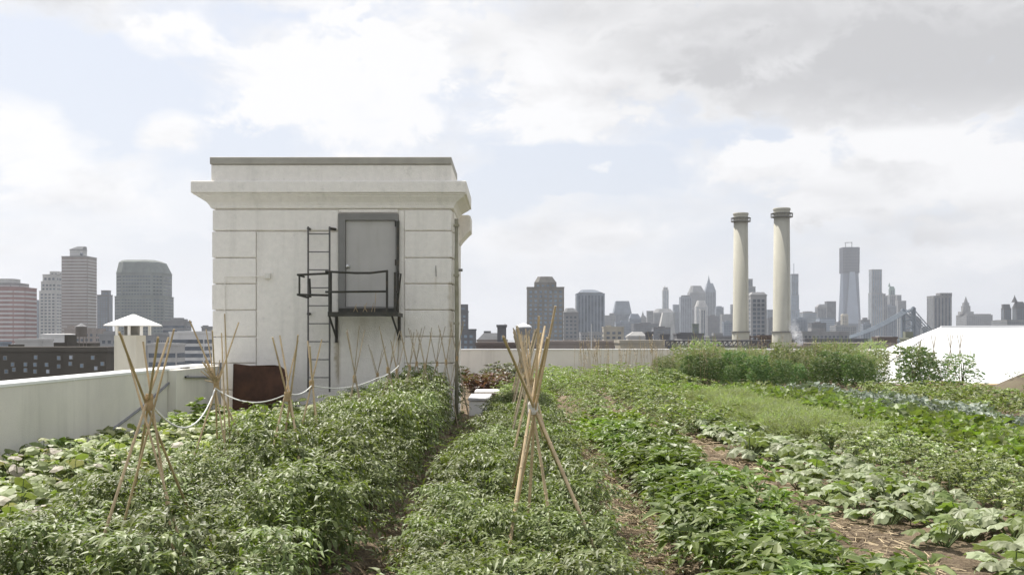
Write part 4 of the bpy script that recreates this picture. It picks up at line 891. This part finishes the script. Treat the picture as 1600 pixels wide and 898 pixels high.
leafmat('squash_green', (.12, .2, .04, 1), (.18, .26, .07, 1), (.25, .3, .12, 1), .1, .5, .4)
leafmat('basil_leaf', (0.162, 0.228, 0.083, 1), (0.267, 0.331, 0.144, 1), (0.350, 0.413, 0.214, 1), .25, .42, .28)
leafmat('feather_leaf', (0.228, 0.294, 0.126, 1), (0.323, 0.380, 0.198, 1), (0.314, 0.351, 0.198, 1), .2, .6, .35)
leafmat('chard_leaf', (0.098, 0.166, 0.035, 1), (0.197, 0.282, 0.069, 1), (0.327, 0.354, 0.230, 1), .14, .5, .35)
leafmat('kale_leaf', (0.135, 0.175, 0.128, 1), (0.243, 0.285, 0.224, 1), (0.324, 0.368, 0.317, 1), .25, .5, .18)
leafmat('bush_leaf', (0.061, 0.145, 0.043, 1), (0.122, 0.239, 0.079, 1), (0.165, 0.253, 0.092, 1), .12, .6, .25)
leafmat('bush_tip', (0.171, 0.249, 0.099, 1), (0.265, 0.319, 0.168, 1), (0.308, 0.319, 0.188, 1), .2, .6, .3)
leafmat('green_leaf', (0.097, 0.160, 0.039, 1), (0.182, 0.250, 0.078, 1), (0.309, 0.364, 0.165, 1), .15, .45, .3)
leafmat('red_leaf', (.13, .065, .04, 1), (.22, .12, .08, 1), (.14, .12, .06, 1), .3, .45, .3)
leafmat('purple_leaf', (.06, .05, .04, 1), (.12, .12, .08, 1), (.2, .22, .15, 1), .3, .45, .3)

def leaf(mb, p, d, up, L, W_, droop=.35, fold=.25, hi=False, mi=0):
    d = d.normalized(); s = d.cross(up)
    if s.length < 1e-3: s = Vector((1, 0, 0))
    s.normalize(); u = s.cross(d)
    r0 = p; r1 = p+d*L*.38+u*(.02*L); r2 = p+d*L*.72-u*(droop*.3*L); r3 = p+d*L-u*(droop*.75*L)
    w1, w2 = W_*.5, W_*.36; f = u*fold*W_
    if hi:
        mb.add([r0, r1, r2, r3, r1+s*w1+f, r1-s*w1+f, r2+s*w2+f*.6, r2-s*w2+f*.6], [(0, 4, 1), (0, 1, 5), (1, 4, 6, 2), (1, 2, 7, 5), (2, 6, 3), (2, 3, 7)], mi)
    else:
        m = r1.lerp(r2, .3)
        mb.add([r0, m, r3, m+s*w1+f, m-s*w1+f], [(0, 3, 1), (0, 1, 4), (1, 3, 2), (1, 2, 4)], mi)
def rv(r_, a=0., el=None):
    th = r_.uniform(0, 2*math.pi); e = r_.uniform(-.2, .9) if el is None else el
    return Vector((math.cos(th)*math.cos(e), math.sin(th)*math.cos(e), math.sin(e)))
def stems(r_, n, h, sp, rad=.008):
    g = MB()
    for i in range(n):
        a = r_.uniform(0, 6.28); g.tube([(0, 0, 0), (math.cos(a)*sp*.3, math.sin(a)*sp*.3, h*.4), (math.cos(a)*sp, math.sin(a)*sp, h*.85)], rad, 4, rad*.4, caps=False)
    return g
def bushy(seed, n, rad, h, L, W_, hi=True, sh=.55, droop=.4, jit=.8, squash=1.0):
    """leaves spread through a dome, denser at its outside, clumped in whorls"""
    r_ = random.Random(seed); g = MB(); clumps = []
    nc = max(3, n//7)
    for c in range(nc):
        a = r_.uniform(0, 6.28); t = r_.random()**.6; e = math.asin(r_.uniform(-.05, 1))
        q = (.35+.65*t)
        clumps.append(Vector((math.cos(a)*math.cos(e)*rad*q, math.sin(a)*math.cos(e)*rad*q, h*.22+h*.78*math.sin(e)*q*squash)))
    for c in clumps:
        for k in range(7):
            a = k*6.283/7*2.0+r_.uniform(-.5, .5); o = Vector((c.x, c.y, (c.z-h*.3)*.8)).normalized()
            dd = (Vector((math.cos(a), math.sin(a), r_.uniform(-.25, .55)))+o*.5).normalized()
            s = r_.uniform(.65, 1.2)
            leaf(g, c+dd*L*.12, dd, Vector((r_.uniform(-.3, .3), r_.uniform(-.3, .3), 1)), L*s, W_*s, droop*r_.uniform(.3, 1.4), r_.uniform(.05, .4), hi)
    return g
def tomato(seed, n, rad, h, L=.26, hi=True):
    r_ = random.Random(seed); g = MB()
    for i in range(n):
        t = r_.random()**.7; z = h*(.12+.86*t); rr = rad*(1-.55*t)*r_.uniform(.1, .75)
        a = r_.uniform(0, 6.28); base = Vector((math.cos(a)*rr, math.sin(a)*rr, z)); a2 = a+r_.uniform(-.9, .9)
        dr = Vector((math.cos(a2), math.sin(a2), r_.uniform(.0, .9))).normalized(); ll = L*r_.uniform(.7, 1.25); side = dr.cross(Vector((0, 0, 1))).normalized()
        dp = r_.uniform(.15, 1.25)
        for j in range(4 if hi else 3):
            s = (j+1)/(4 if hi else 3); p = base+dr*ll*s*.85-Vector((0, 0, dp*ll*s*s*.55)); tdir = (dr-Vector((0, 0, dp*1.1*s))).normalized()
            lf = ll*(.42 if hi else .5)*(1-.25*s)
            if s == 1: leaf(g, p, tdir, Vector((0, 0, 1)), lf*1.15, lf*.5, .4, .2, hi)
            else:
                for q in (-1, 1): leaf(g, p, (side*q+tdir*.55+Vector((0, 0, r_.uniform(-.3, .25)))).normalized(), Vector((0, 0, 1)), lf, lf*.40, r_.uniform(.1, .8), r_.uniform(.05, .35), False)
    return g
def feathery(seed, n, rad, h, L=.16, wid=.012, curl=.4):
    r_ = random.Random(seed); g = MB()
    for i in range(n):
        a = r_.uniform(0, 6.28); rr = rad*math.sqrt(r_.random()); z = h*r_.uniform(.25, 1)*(1-.3*(rr/rad)**2)
        p = Vector((math.cos(a)*rr, math.sin(a)*rr, z)); d = Vector((math.cos(a)*.6+r_.uniform(-.7, .7), math.sin(a)*.6+r_.uniform(-.7, .7), r_.uniform(.1, 1.1)))
        leaf(g, p, d, rv(r_), L*r_.uniform(.6, 1.3), wid*r_.uniform(.7, 1.6), curl, .2, False)
    return g
def big_leaf(seed, R0, lobes=5, depth=.22, cup=.18):
    r_ = random.Random(seed); g = MB(); n = lobes*4; P = [Vector((0, 0, 0))]; ringA = []; ringB = []
    for k in range(n+1):
        t = k/n; a = -math.pi*.86+t*math.pi*1.72
        rr = R0*(1-depth*(.5-.5*math.cos(2*math.pi*lobes*t))*1.0+.0)*(1+.15*math.cos(a))*r_.uniform(.93, 1.05)
        z = -cup*R0*(rr/R0)**2+R0*.09*math.sin(k*1.9+seed)
        ringA.append(Vector((math.cos(a)*rr*.55+R0*.25, math.sin(a)*rr*.55, R0*.06+.35*z))); ringB.append(Vector((math.cos(a)*rr+R0*.25, math.sin(a)*rr, z)))
    g.add([(0, 0, 0)]+[tuple(p) for p in ringA]+[tuple(p) for p in ringB], [(0, k+1, k+2) for k in range(n)]+[(k+1, n+2+k, n+3+k, k+2) for k in range(n)])
    return g

def placed(label, spots):
    ys_ = sorted(s[1] for s in spots); n = len(ys_); a, b = ys_[n//3], ys_[2*n//3]; base = ' '.join(label.split()[:9])
    def f(x, y):
        row = [q[0] for q in spots if abs(q[1]-y) < 1.2]; mid = (min(row)+max(row))/2
        return base+(', near end, ' if y < a else (', halfway along, ' if y < b else ', far end, '))+('left side of its bed' if x < mid else 'right side of its bed')
    return f
def fill(x0, x1, d0, d1, sp, jit=.35, seed=0, margin=1.0, hs=lambda x, y: 1.0):
    r_ = random.Random(seed); out = []; nxx = max(1, round((x1-x0)/sp)); ny = max(1, round((d1-d0)/sp))
    for j in range(ny):
        for i in range(nxx):
            x = x0+(i+.5+r_.uniform(-jit, jit))*(x1-x0)/nxx; y = d0+(j+.5+r_.uniform(-jit, jit))*(d1-d0)/ny
            if abs(x) < y*.5+margin: out.append((x, y, hs(x, y)*r_.uniform(.78, 1.2)))
    return out
def crop(name, label, cat, group, spots, variants, m, stemvars=None, far=None, seed=1, zoff=.06, stemm=None, limit=298):
    """single plants: the first `limit` nearest are objects, the rest one joined mesh"""
    r_ = random.Random(seed); spots = sorted(spots, key=lambda s: s[1])
    mats = m if isinstance(m, list) else [m]; lab = placed(label, spots) if len(spots) > 12 else (lambda x, y: label)
    vs = [v.mesh(name+'_foliage', *mats) for v in variants]; sv = [s.mesh(name+'_stem', stemm or stem_m) for s in (stemvars or [])]
    for i, (x, y, s) in enumerate(spots[:limit]):
        o = bpy.data.objects.new(name, vs[r_.randrange(len(vs))]); COL.objects.link(o)
        o.location = (x, y, zoff+bed(x)*.6); o.rotation_euler = (r_.uniform(-.12, .12), r_.uniform(-.12, .12), r_.uniform(0, 6.28)); s *= r_.choice((.82, .95, 1, 1.05, 1.15)); o.scale = (s*r_.uniform(.9, 1.1), s*r_.uniform(.9, 1.1), s)
        tag(o, lab(x, y), cat, group)
        if sv and y < 16:
            c = bpy.data.objects.new('stem', sv[r_.randrange(len(sv))]); COL.objects.link(c); c.parent = o
    rest = spots[limit:]
    if rest:
        fv = far or variants; g = MB()
        for x, y, s in rest:
            v = fv[r_.randrange(len(fv))]; M = Matrix.Translation((x, y, zoff+bed(x)*.6)) @ Matrix.Rotation(r_.uniform(0, 6.28), 4, 'Z') @ Matrix.Scale(s, 4)
            n0 = len(g.v); g.v += [tuple(M @ Vector(p)) for p in v.v]; g.f += [tuple(k+n0 for k in f) for f in v.f]; g.mi += v.mi
        o = g.obj(name+'_mass', *mats, kind='stuff'); tag(o, 'distant continuation of the '+group, cat+' mass')

M_ = MATS
# tomato row left of the path
tv = [tomato(s, 84, .38, .82, .20) for s in range(7)]; tst = [stems(random.Random(s), 5, .7, .16, .009) for s in range(3)]
hh = lambda x, y: min(.80+max(0, (y-7)*.036), .80+(x+2.9)*.24)*(1+.24*mn.noise(Vector((x*1.3, y*.8, 2))))
sp = fill(-3.2, -1.26, 2.9, 14, .38, .4, 11, hs=hh)+fill(-3.2, -1.28, 14, 20.6, .38, .4, 41, hs=hh)+fill(-1.75, -1.3, 20.6, 24.5, .42, .3, 12, hs=lambda x, y: 1.22)
crop('tomato_plant', 'bushy green tomato plant in the tall bed left of path', 'tomato plant', 'tomato plants in the tall left beds', sp, tv, M_['tomato_leaf'], tst, seed=2)
# middle bed
pst0 = [stems(random.Random(70+s), 5, .3, .12, .008) for s in range(2)]
mv = [tomato(40+s, 60, .31, .48, .17) for s in range(6)]
crop('young_tomato_plant', 'low sprawling tomato plant in the middle teepee bed', 'young tomato plant', 'young tomato plants in the middle bed', fill(-.66, .76, 3.6, 14, .36, .4, 13, hs=lambda x, y: 1.0)+fill(-.38, .74, 14, 24, .36, .4, 43, hs=lambda x, y: 1.0), mv, M_['tomato_leaf'], pst0, seed=3)
mg = [bushy(60+s, 110, .24, .40, .085, .038) for s in range(5)]; mg_far = [bushy(70+s, 50, .26, .42, .12, .06, False) for s in range(3)]
crop('leafy_green_plant', 'mid green leafy plant in the beds beyond', 'leafy plant', 'leafy plants of the far beds',
     fill(-.4, .7, 24, 44, .5, .4, 14)+fill(2.75, 4.0, 18, 31, .42, .35, 15, hs=lambda x, y: 1.15)+fill(1.4, 2.5, 21, 31, .5, .4, 16)+fill(.9, 6, 31, 44.5, .55, .45, 17, hs=lambda x, y: 1.25), mg, M_['green_leaf'], far=mg_far, seed=4)
# peppers
pv_ = [bushy(100+s, 150, .27, .46, .115, .048, True, droop=.5) for s in range(7)]; pst = [stems(random.Random(30+s), 4, .38, .12, .007) for s in range(3)]
crop('pepper_plant', 'glossy green pepper plant right of the straw path', 'pepper plant', 'pepper plants right of the straw path', fill(1.45, 2.32, 4.2, 16.2, .32, .33, 18, hs=lambda x, y: .97), pv_, M_['pepper_leaf'], pst, seed=5)
lv = [bushy(130+s, 90, .26, .34, .11, .06, True) for s in range(4)]
crop('lime_basil_plant', 'bright lime plant in the patch beyond the peppers', 'basil plant', 'lime green plants beyond the peppers', fill(1.2, 2.45, 16.4, 20.4, .38, .35, 19), lv, M_['lime_leaf'], seed=6)
# small weeds along the left shoulder of the straw path
wv = [bushy(150+s, 40, .14, .2, .06, .022, True) for s in range(4)]
crop('path_weed', 'small weedy sprout beside the straw path', 'weed', 'weeds along the straw path', fill(.8, 1.5, 7.5, 24, .38, .5, 21), wv, M_['green_leaf'], seed=7)
crop('furrow_weed', 'small weedy sprout in the dark furrow', 'weed', 'weeds in the furrow beside the tomatoes', fill(-1.2, -.6, 5.0, 22, .3, .5, 51), wv, M_['tomato_leaf'], seed=18)
crop('mound_weed', 'low weed growing on the soil heap', 'weed', 'weeds on the soil heap at the right edge', [(X(1700, 33)+rnd.uniform(-2.6, 0), 33+rnd.uniform(-1.8, .5), 1.6) for _ in range(12)], wv, M_['green_leaf'], seed=19, zoff=.45)
# basil bed
bv = [bushy(160+s, 150, .24, .34, .07, .042, True, droop=.3) for s in range(6)]
crop('basil_plant', 'pale small leaved basil plant right of the squash', 'basil plant', 'basil plants in the right hand bed', fill(4.65, 6.1, 8.3, 16.2, .34, .35, 22, hs=lambda x, y: 1.0), bv, M_['basil_leaf'], pst[:1], seed=8)
fv_ = [feathery(180+s, 420, .27, .36, .12, .012) for s in range(5)]
crop('carrot_top', 'feathery pale green carrot top beyond the basil', 'carrot plant', 'feathery carrot tops beyond the basil', fill(4.35, 6.1, 16.2, 27, .38, .4, 23), fv_, M_['feather_leaf'], seed=9)
crop('lime_lettuce', 'yellow green lettuce plant in a far bed', 'lettuce', 'yellow green plants in the far feathery bed', fill(4.2, 5.9, 27, 33, .45, .4, 24)+fill(.2, 1.3, 25, 40, .45, .4, 25, hs=lambda x, y: .8), [bushy(190+s, 80, .26, .3, .1, .05, False) for s in range(4)], M_['lime_leaf'], seed=10)
# right hand beds beyond the chard
crop('bush_bean_plant', 'mid green bean plant in front of the tent', 'bean plant', 'bean plants at the far right', fill(10.6, 14.6, 21, 33, .55, .4, 26), [bushy(200+s, 70, .3, .36, .11, .07, False) for s in range(4)], M_['green_leaf'], seed=11)

# plants whose single large leaves can be told apart
def leafy(name, label, cat, group, spots, leafmeshes, nleaf, spread, h, lname, per_leaf_to=14, seed=1, tilt=.5, stalkr=.006, upright=False, smat=None, second=None, second_f=.22):
    r_ = random.Random(seed); stm = smat or stem_m; cache = []
    def layout(k):
        rr_ = random.Random(1000+k); out = []
        for i in range(nleaf):
            a = i*2.4+rr_.uniform(-.5, .5); rad = spread*math.sqrt((i+.5)/nleaf)*rr_.uniform(.75, 1.15)
            z = h*(rr_.uniform(.55, 1.0))*(1-.3*(rad/spread)**2)
            if upright: e = Matrix.Rotation(a, 4, 'Z') @ Matrix.Rotation(-1.05+.75*(rad/spread)+rr_.uniform(-.15, .25), 4, 'Y'); z *= .45
            else: e = Matrix.Rotation(a, 4, 'Z') @ Matrix.Rotation(rr_.uniform(-.45, tilt), 4, 'Y') @ Matrix.Rotation(rr_.uniform(-.5, .5), 4, 'X')
            out.append((Vector((math.cos(a)*rad, math.sin(a)*rad, z)), e, rr_.randrange(len(leafmeshes)), rr_.uniform(.7, 1.15)))
        st = MB()
        for p, e, q, s in out: st.tube([(p.x*.1, p.y*.1, 0), (p.x*.6, p.y*.6, p.z*.7), tuple(p)], stalkr, 4, stalkr*.6, caps=False)
        jn = MB()
        for p, e, q, s in out:
            M = Matrix.Translation(p) @ e @ Matrix.Scale(s, 4); v = leafmeshes[q]; n0 = len(jn.v)
            jn.v += [tuple(M @ Vector(c)) for c in v.v]; jn.f += [tuple(k_+n0 for k_ in f) for f in v.f]; jn.mi += [0]*len(v.f)
        return out, st.mesh('stalks', stm), jn
    K_ = [layout(k+seed*10) for k in range(6)]
    ml = MATS[lname]; lm = [v.mesh('leaf', ml, smooth=False) for v in leafmeshes]; jm = [k[2].mesh('foliage', ml) for k in K_]
    lm2 = [v.mesh('leaf', MATS[second]) for v in leafmeshes] if second else lm
    lab = placed(label, spots)
    for x, y, s in sorted(spots, key=lambda q: q[1]):
        k = r_.randrange(len(K_)); out, st, _ = K_[k]
        t = thing(name, lab(x, y), cat, (x, y, .04+bed(x)*.6), group); t.rotation_euler = (0, 0, r_.uniform(0, 6.28)); t.scale = (s, s, s)
        link('stalks', st, t)
        if y < per_leaf_to:
            for p, e, q, sc in out:
                o = link('leaf', (lm if r_.random() > second_f else lm2)[q], t); o.matrix_local = Matrix.Translation(p) @ e @ Matrix.Scale(sc, 4)
        else: link('foliage', jm[k], t)
vl = [big_leaf(s, .075, 3, .12, .3) for s in range(5)]
leafy('sweet_potato_vine', 'pale broad leaved vine along the left parapet', 'vine plant', 'broad leaved vines along the left parapet',
      fill(-5.95, -3.1, 5.2, 20.4, .46, .4, 31, hs=lambda x, y: 1.0+.1*math.sin(x*3+y)), vl, 26, .34, .45, 'vine_leaf', 12.5, 3, .7, .005, second='vine_dry', second_f=.2)
sl = [big_leaf(20+s, .125, 5, .3, .3) for s in range(6)]
rs = random.Random(5); ssp = []
y = 6.4
while y < 19:
    for xx in ((3.5, 4.0) if rs.random() > .25 else (3.85,)):
        ssp.append((xx+rs.uniform(-.2, .25), y+rs.uniform(-.2, .2), rs.uniform(.8, 1.15)))
    y += .52
ssp += [(4.3+rs.uniform(-.1, .1), 9+.7*k, rs.uniform(.8, 1.05)) for k in range(16)]
leafy('squash_plant', 'squash plant with silvery lobed leaves over soil', 'squash plant', 'silvery squash plants on the bare soil strip', ssp, sl, 13, .34, .30, 'squash_leaf', 19, 4, .7, .008, second='squash_green', second_f=.3)
cl = []
for s in range(5):
    g = MB(); r_ = random.Random(300+s); n = 5
    P = []
    for i in range(n+1):
        t = i/n; w_ = .075*math.sin(math.pi*min(1, .12+t*.9))**.7*(1 if t < 1 else .2); x = .04+.26*t; z = -.10*t*t+.03*math.sin(t*5+s)
        P += [(x, -w_, z+.02+.018*(-1)**i), (x, 0, z-.005), (x, w_, z+.02-.018*(-1)**i)]
    g.add(P, [f for i in range(n) for f in ((i*3, (i+1)*3, (i+1)*3+1, i*3+1), (i*3+1, (i+1)*3+1, (i+1)*3+2, i*3+2))]); cl.append(g)
leafy('chard_plant', 'broad leaved green chard plant beyond the basil bed', 'chard plant', 'chard plants in the right hand beds', fill(6.7, 8.1, 11.5, 27, .52, .3, 33, hs=lambda x, y: 1.2), cl, 16, .26, .42, 'chard_leaf', 19, 5, .3, .007, True, second='lime_leaf')
leafy('kale_plant', 'blue grey kale plant in the row behind the chard', 'kale plant', 'blue grey kale plants behind the chard', fill(8.5, 10.1, 17, 33, .55, .35, 34), cl, 16, .28, .36, 'kale_leaf', 0, 6, .3, .007, True)
leafy('collard_plant', 'green collard plant past the chard plants', 'collard plant', 'collard plants at the far end of the chard row', fill(6.4, 8.1, 27, 34, .6, .35, 35), cl, 14, .3, .36, 'chard_leaf', 0, 7, .3, .007, True)
# rust coloured leaves at the end of the tomato row
crop('red_lettuce', 'rust red leafy plant beyond the white box', 'red leaved plant', 'rust red plants beyond the white planter box', fill(-1.5, -.2, 32, 36, .42, .4, 36, hs=lambda x, y: 1.2), [bushy(400+s, 70, .32, .42, .14, .09, False) for s in range(3)], M_['red_leaf'], seed=12)
crop('purple_basil_plant', 'dark purplish leafy plant by the back parapet', 'purple leaved plant', 'dark plants by the back parapet', fill(-1.0, .3, 37, 43.5, .5, .4, 37, hs=lambda x, y: 1.35), [bushy(410+s, 70, .3, .42, .12, .06, False) for s in range(3)], M_['purple_leaf'], seed=13)

# tall staked bushes at the back right
def tallbush(seed, tipf=.3, n_=900):
    r_ = random.Random(seed); g = MB()
    for i in range(n_):
        a = r_.uniform(0, 6.28); t = r_.random()**.85; z = 1.22*(.06+.94*t); rr = .5*math.sqrt(r_.random())*(1.05-.35*t)*(1+.3*math.sin(a*3+seed+t*5))
        p = Vector((math.cos(a)*rr, math.sin(a)*rr, z)); d = Vector((math.cos(a)+r_.uniform(-.6, .6), math.sin(a)+r_.uniform(-.6, .6), r_.uniform(-.5, .9)))
        leaf(g, p, d, rv(r_), .13*r_.uniform(.6, 1.3), .045*r_.uniform(.7, 1.4), .4, .2, False, 1 if (r_.random() < tipf*(z/.8)) else 0)
    for i in range(70):
        a = r_.uniform(0, 6.28); rr = .36*math.sqrt(r_.random()); p = Vector((math.cos(a)*rr, math.sin(a)*rr, r_.uniform(1.0, 1.22)))
        leaf(g, p, Vector((r_.uniform(-.3, .3), r_.uniform(-.3, .3), 1)), rv(r_), r_.uniform(.12, .3), .012, .1, .1, False, 1)
    return g
tb = [tallbush(s, .12, 1000) for s in range(6)]; tb2 = [tallbush(20+s, .8, 700) for s in range(4)]; tbs = [stems(random.Random(90+s), 7, 1.1, .25, .014) for s in range(2)]
bs = []; bs2 = []; rb = random.Random(9)
for j, yy in enumerate((35.4, 36.3, 37.6, 39.2, 40.8, 42.4)):
    x = 5.4+.15*j; xe = .368*yy
    while x < xe:
        lo = min(1, .66+.16*(x-5.4))
        if j < 2: bs.append((x+rb.uniform(-.15, .15), yy+rb.uniform(-.3, .3)+(.9 if x < 7.5 and j == 0 else 0), rb.uniform(.62, .98)*lo))
        else: bs2.append((x+rb.uniform(-.15, .15), yy+rb.uniform(-.3, .3), rb.uniform(.78, 1.12)*lo))
        x += rb.uniform(.85, 1.3) if j == 0 else rb.uniform(.6, .95)
crop('green_bush', 'rounded green bush in the front of the back right thicket', 'bush', 'rounded bushes in front of the thicket', bs, tb, [M_['bush_leaf'], M_['bush_tip']], tbs, seed=14)
crop('tall_bush', 'tall pale tipped bush in the back right thicket', 'bush', 'tall bushes of the thicket before the far parapet', bs2, tb2, [M_['bush_leaf'], M_['bush_tip']], tbs, seed=17)
for px, py, d, s, l in ((1427, 612, 34.5, 1.2, 'dark round bush standing alone at the left end of the white tent'), (1441, 606, 36.0, 1.05, 'bush growing right behind the dark round one before the tent'), (1503, 607, 35.6, .98, 'loose see-through bush in front of the middle of the white tent'), (1470, 603, 37.0, .8, 'smaller bush between the round dark bush and the see-through one')):
    v = tallbush(px)
    if px in (1503, 1470): 
        g2 = MB(); keep = [k for k in range(len(v.f)//4) if random.Random(k+px).random() < .62]
        for k in keep: g2.add(v.v[k*5:k*5+5], [(0, 3, 1), (0, 1, 4), (1, 3, 2), (1, 2, 4)], v.mi[k*4])
        v = g2
    o = link('garden_bush', v.mesh('garden_bush', M_['bush_leaf'], M_['bush_tip'])); o.location = (X(px, d), d, .05); o.scale = (s*(1.25 if px == 1503 else 1.05), s, s); tag(o, l, 'bush')
    link('stem', stems(random.Random(px), 8, 1.1, .3, .012).mesh('stem', stem_dark), o)
g = 'thin canes standing against the white tent'
for px, d in ((1437, 36.6), (1459, 37), (1485, 36.6), (1500, 36.4)):
    t = thing('cane_teepee', 'thin cane wigwam among the bushes seen against the white tent', 'plant support', (X(px, d), d, 0), g)
    for q in range(3):
        m = MB(); a = q*2.1; c = X(px, d); m.tube([(c+.3*math.cos(a), d+.3*math.sin(a), 0), (c, d, 1.45), (c-.1*math.cos(a), d-.1*math.sin(a), 1.95)], .010, 5); kid(m, 'cane', t, bamboo_old)
o = link('leafy_shrub', bushy(777, 900, .62, .78, .11, .06, False).mesh('leafy_shrub', M_['green_leaf'])); o.location = (X(1048, 34), 34, .05); tag(o, 'rounded dark green shrub in front of the left end of the thicket', 'shrub')
link('stem', stems(random.Random(777), 8, .6, .3, .012).mesh('stem', stem_m), o)
# climbing plant on the left pier, taller leafy clump
crop('climbing_bean', 'leafy clump growing taller against the pier under the second teepee', 'bean plant', None, [(X(300, 15.6), 15.6, 1.5)], [bushy(501, 140, .3, .5, .11, .07)], M_['lime_leaf'], seed=15) if False else None
o = link('climbing_bean', bushy(501, 130, .3, .62, .11, .07).mesh('climbing_bean', M_['lime_leaf'])); o.location = (X(306, 15.8), 15.8, .35); tag(o, 'leafy bean clump growing tallest beside the pier and the rope', 'bean plant')
# tall weeds over the far parapet line
crop('tall_grass_stalk', 'dry seedy stalk above the far thicket', 'grass stalk', 'dry stalks above the far thicket', [(rb.uniform(2.5, 15), rb.uniform(36, 43.5), rb.uniform(.8, 1.2)) for _ in range(230)],
     [(lambda r_: (lambda g: ([g.tube([(0, 0, 0), (r_.uniform(-.05, .05), 0, .8), (r_.uniform(-.15, .15), 0, 1.45)], .007, 4, .004), [leaf(g, Vector((0, 0, .9+.05*k)), Vector((r_.uniform(-1, 1), r_.uniform(-1, 1), .8)), Vector((0, 0, 1)), .09, .02) for k in range(9)]], g)[1])(MB()))(random.Random(s)) for s in range(4)], straw_m, seed=16)
# straw and clods on the paths
g = MB(); rs = random.Random(44)
for i in range(11000):
    lane = rs.choice(((.85, 1.5), (.85, 1.5), (-1.15, -.6), (2.45, 3.3), (2.45, 3.3), (6.0, 6.6)))
    x = rs.uniform(*lane); y = 4+rs.random()**1.5*20; a = rs.uniform(0, 6.28); L = rs.uniform(.02, .09); zz = bed(x)+.035+rs.uniform(0, .03)
    dx, dy = math.cos(a)*L, math.sin(a)*L; w_ = .0025
    g.add([(x-dx-w_, y-dy, zz), (x+dx-w_, y+dy, zz+.01), (x+dx+w_, y+dy, zz+.014), (x-dx+w_, y-dy, zz+.004)], [(0, 1, 2, 3)])
g.obj('straw_mulch', straw_m, kind='stuff')
g = MB()
for i in range(900):
    lane = rs.choice(((.9, 1.45), (-1.15, -.6), (2.45, 3.4), (2.45, 3.4), (6.0, 6.6))); x = rs.uniform(*lane); y = 4.5+rs.random()**1.4*16; r = rs.uniform(.008, .035); zz = bed(x)+.03
    P = [(x+dx*r*rs.uniform(.7, 1.2), y+dy*r*rs.uniform(.7, 1.2), zz+dz*r*rs.uniform(.6, 1)) for dx, dy, dz in ((1, 0, 0), (0, 1, 0), (-1, 0, 0), (0, -1, 0), (0, 0, 1), (0, 0, -1))]
    g.add(P, [(0, 1, 4), (1, 2, 4), (2, 3, 4), (3, 0, 4), (1, 0, 5), (2, 1, 5), (3, 2, 5), (0, 3, 5)])
g.obj('soil_clods', soil, kind='stuff')

# ------------------------------------------------------------------ haze over the whole scene
hm = bpy.data.materials.new('haze_air'); hm.use_nodes = True; t_ = NT(hm.node_tree); t_.n.clear()
pv = t_.new('ShaderNodeVolumePrincipled'); pv.inputs['Color'].default_value = (.90, .935, 1, 1); pv.inputs['Density'].default_value = 0.00009; pv.inputs['Anisotropy'].default_value = 0.3
oo = t_.new('ShaderNodeOutputMaterial'); t_.l.new(pv.outputs[0], oo.inputs['Volume'])
g = MB(); g.box(-9100, 9100, -700, 14100, GZ-1.5, 450); g.obj('haze', hm, kind='stuff')
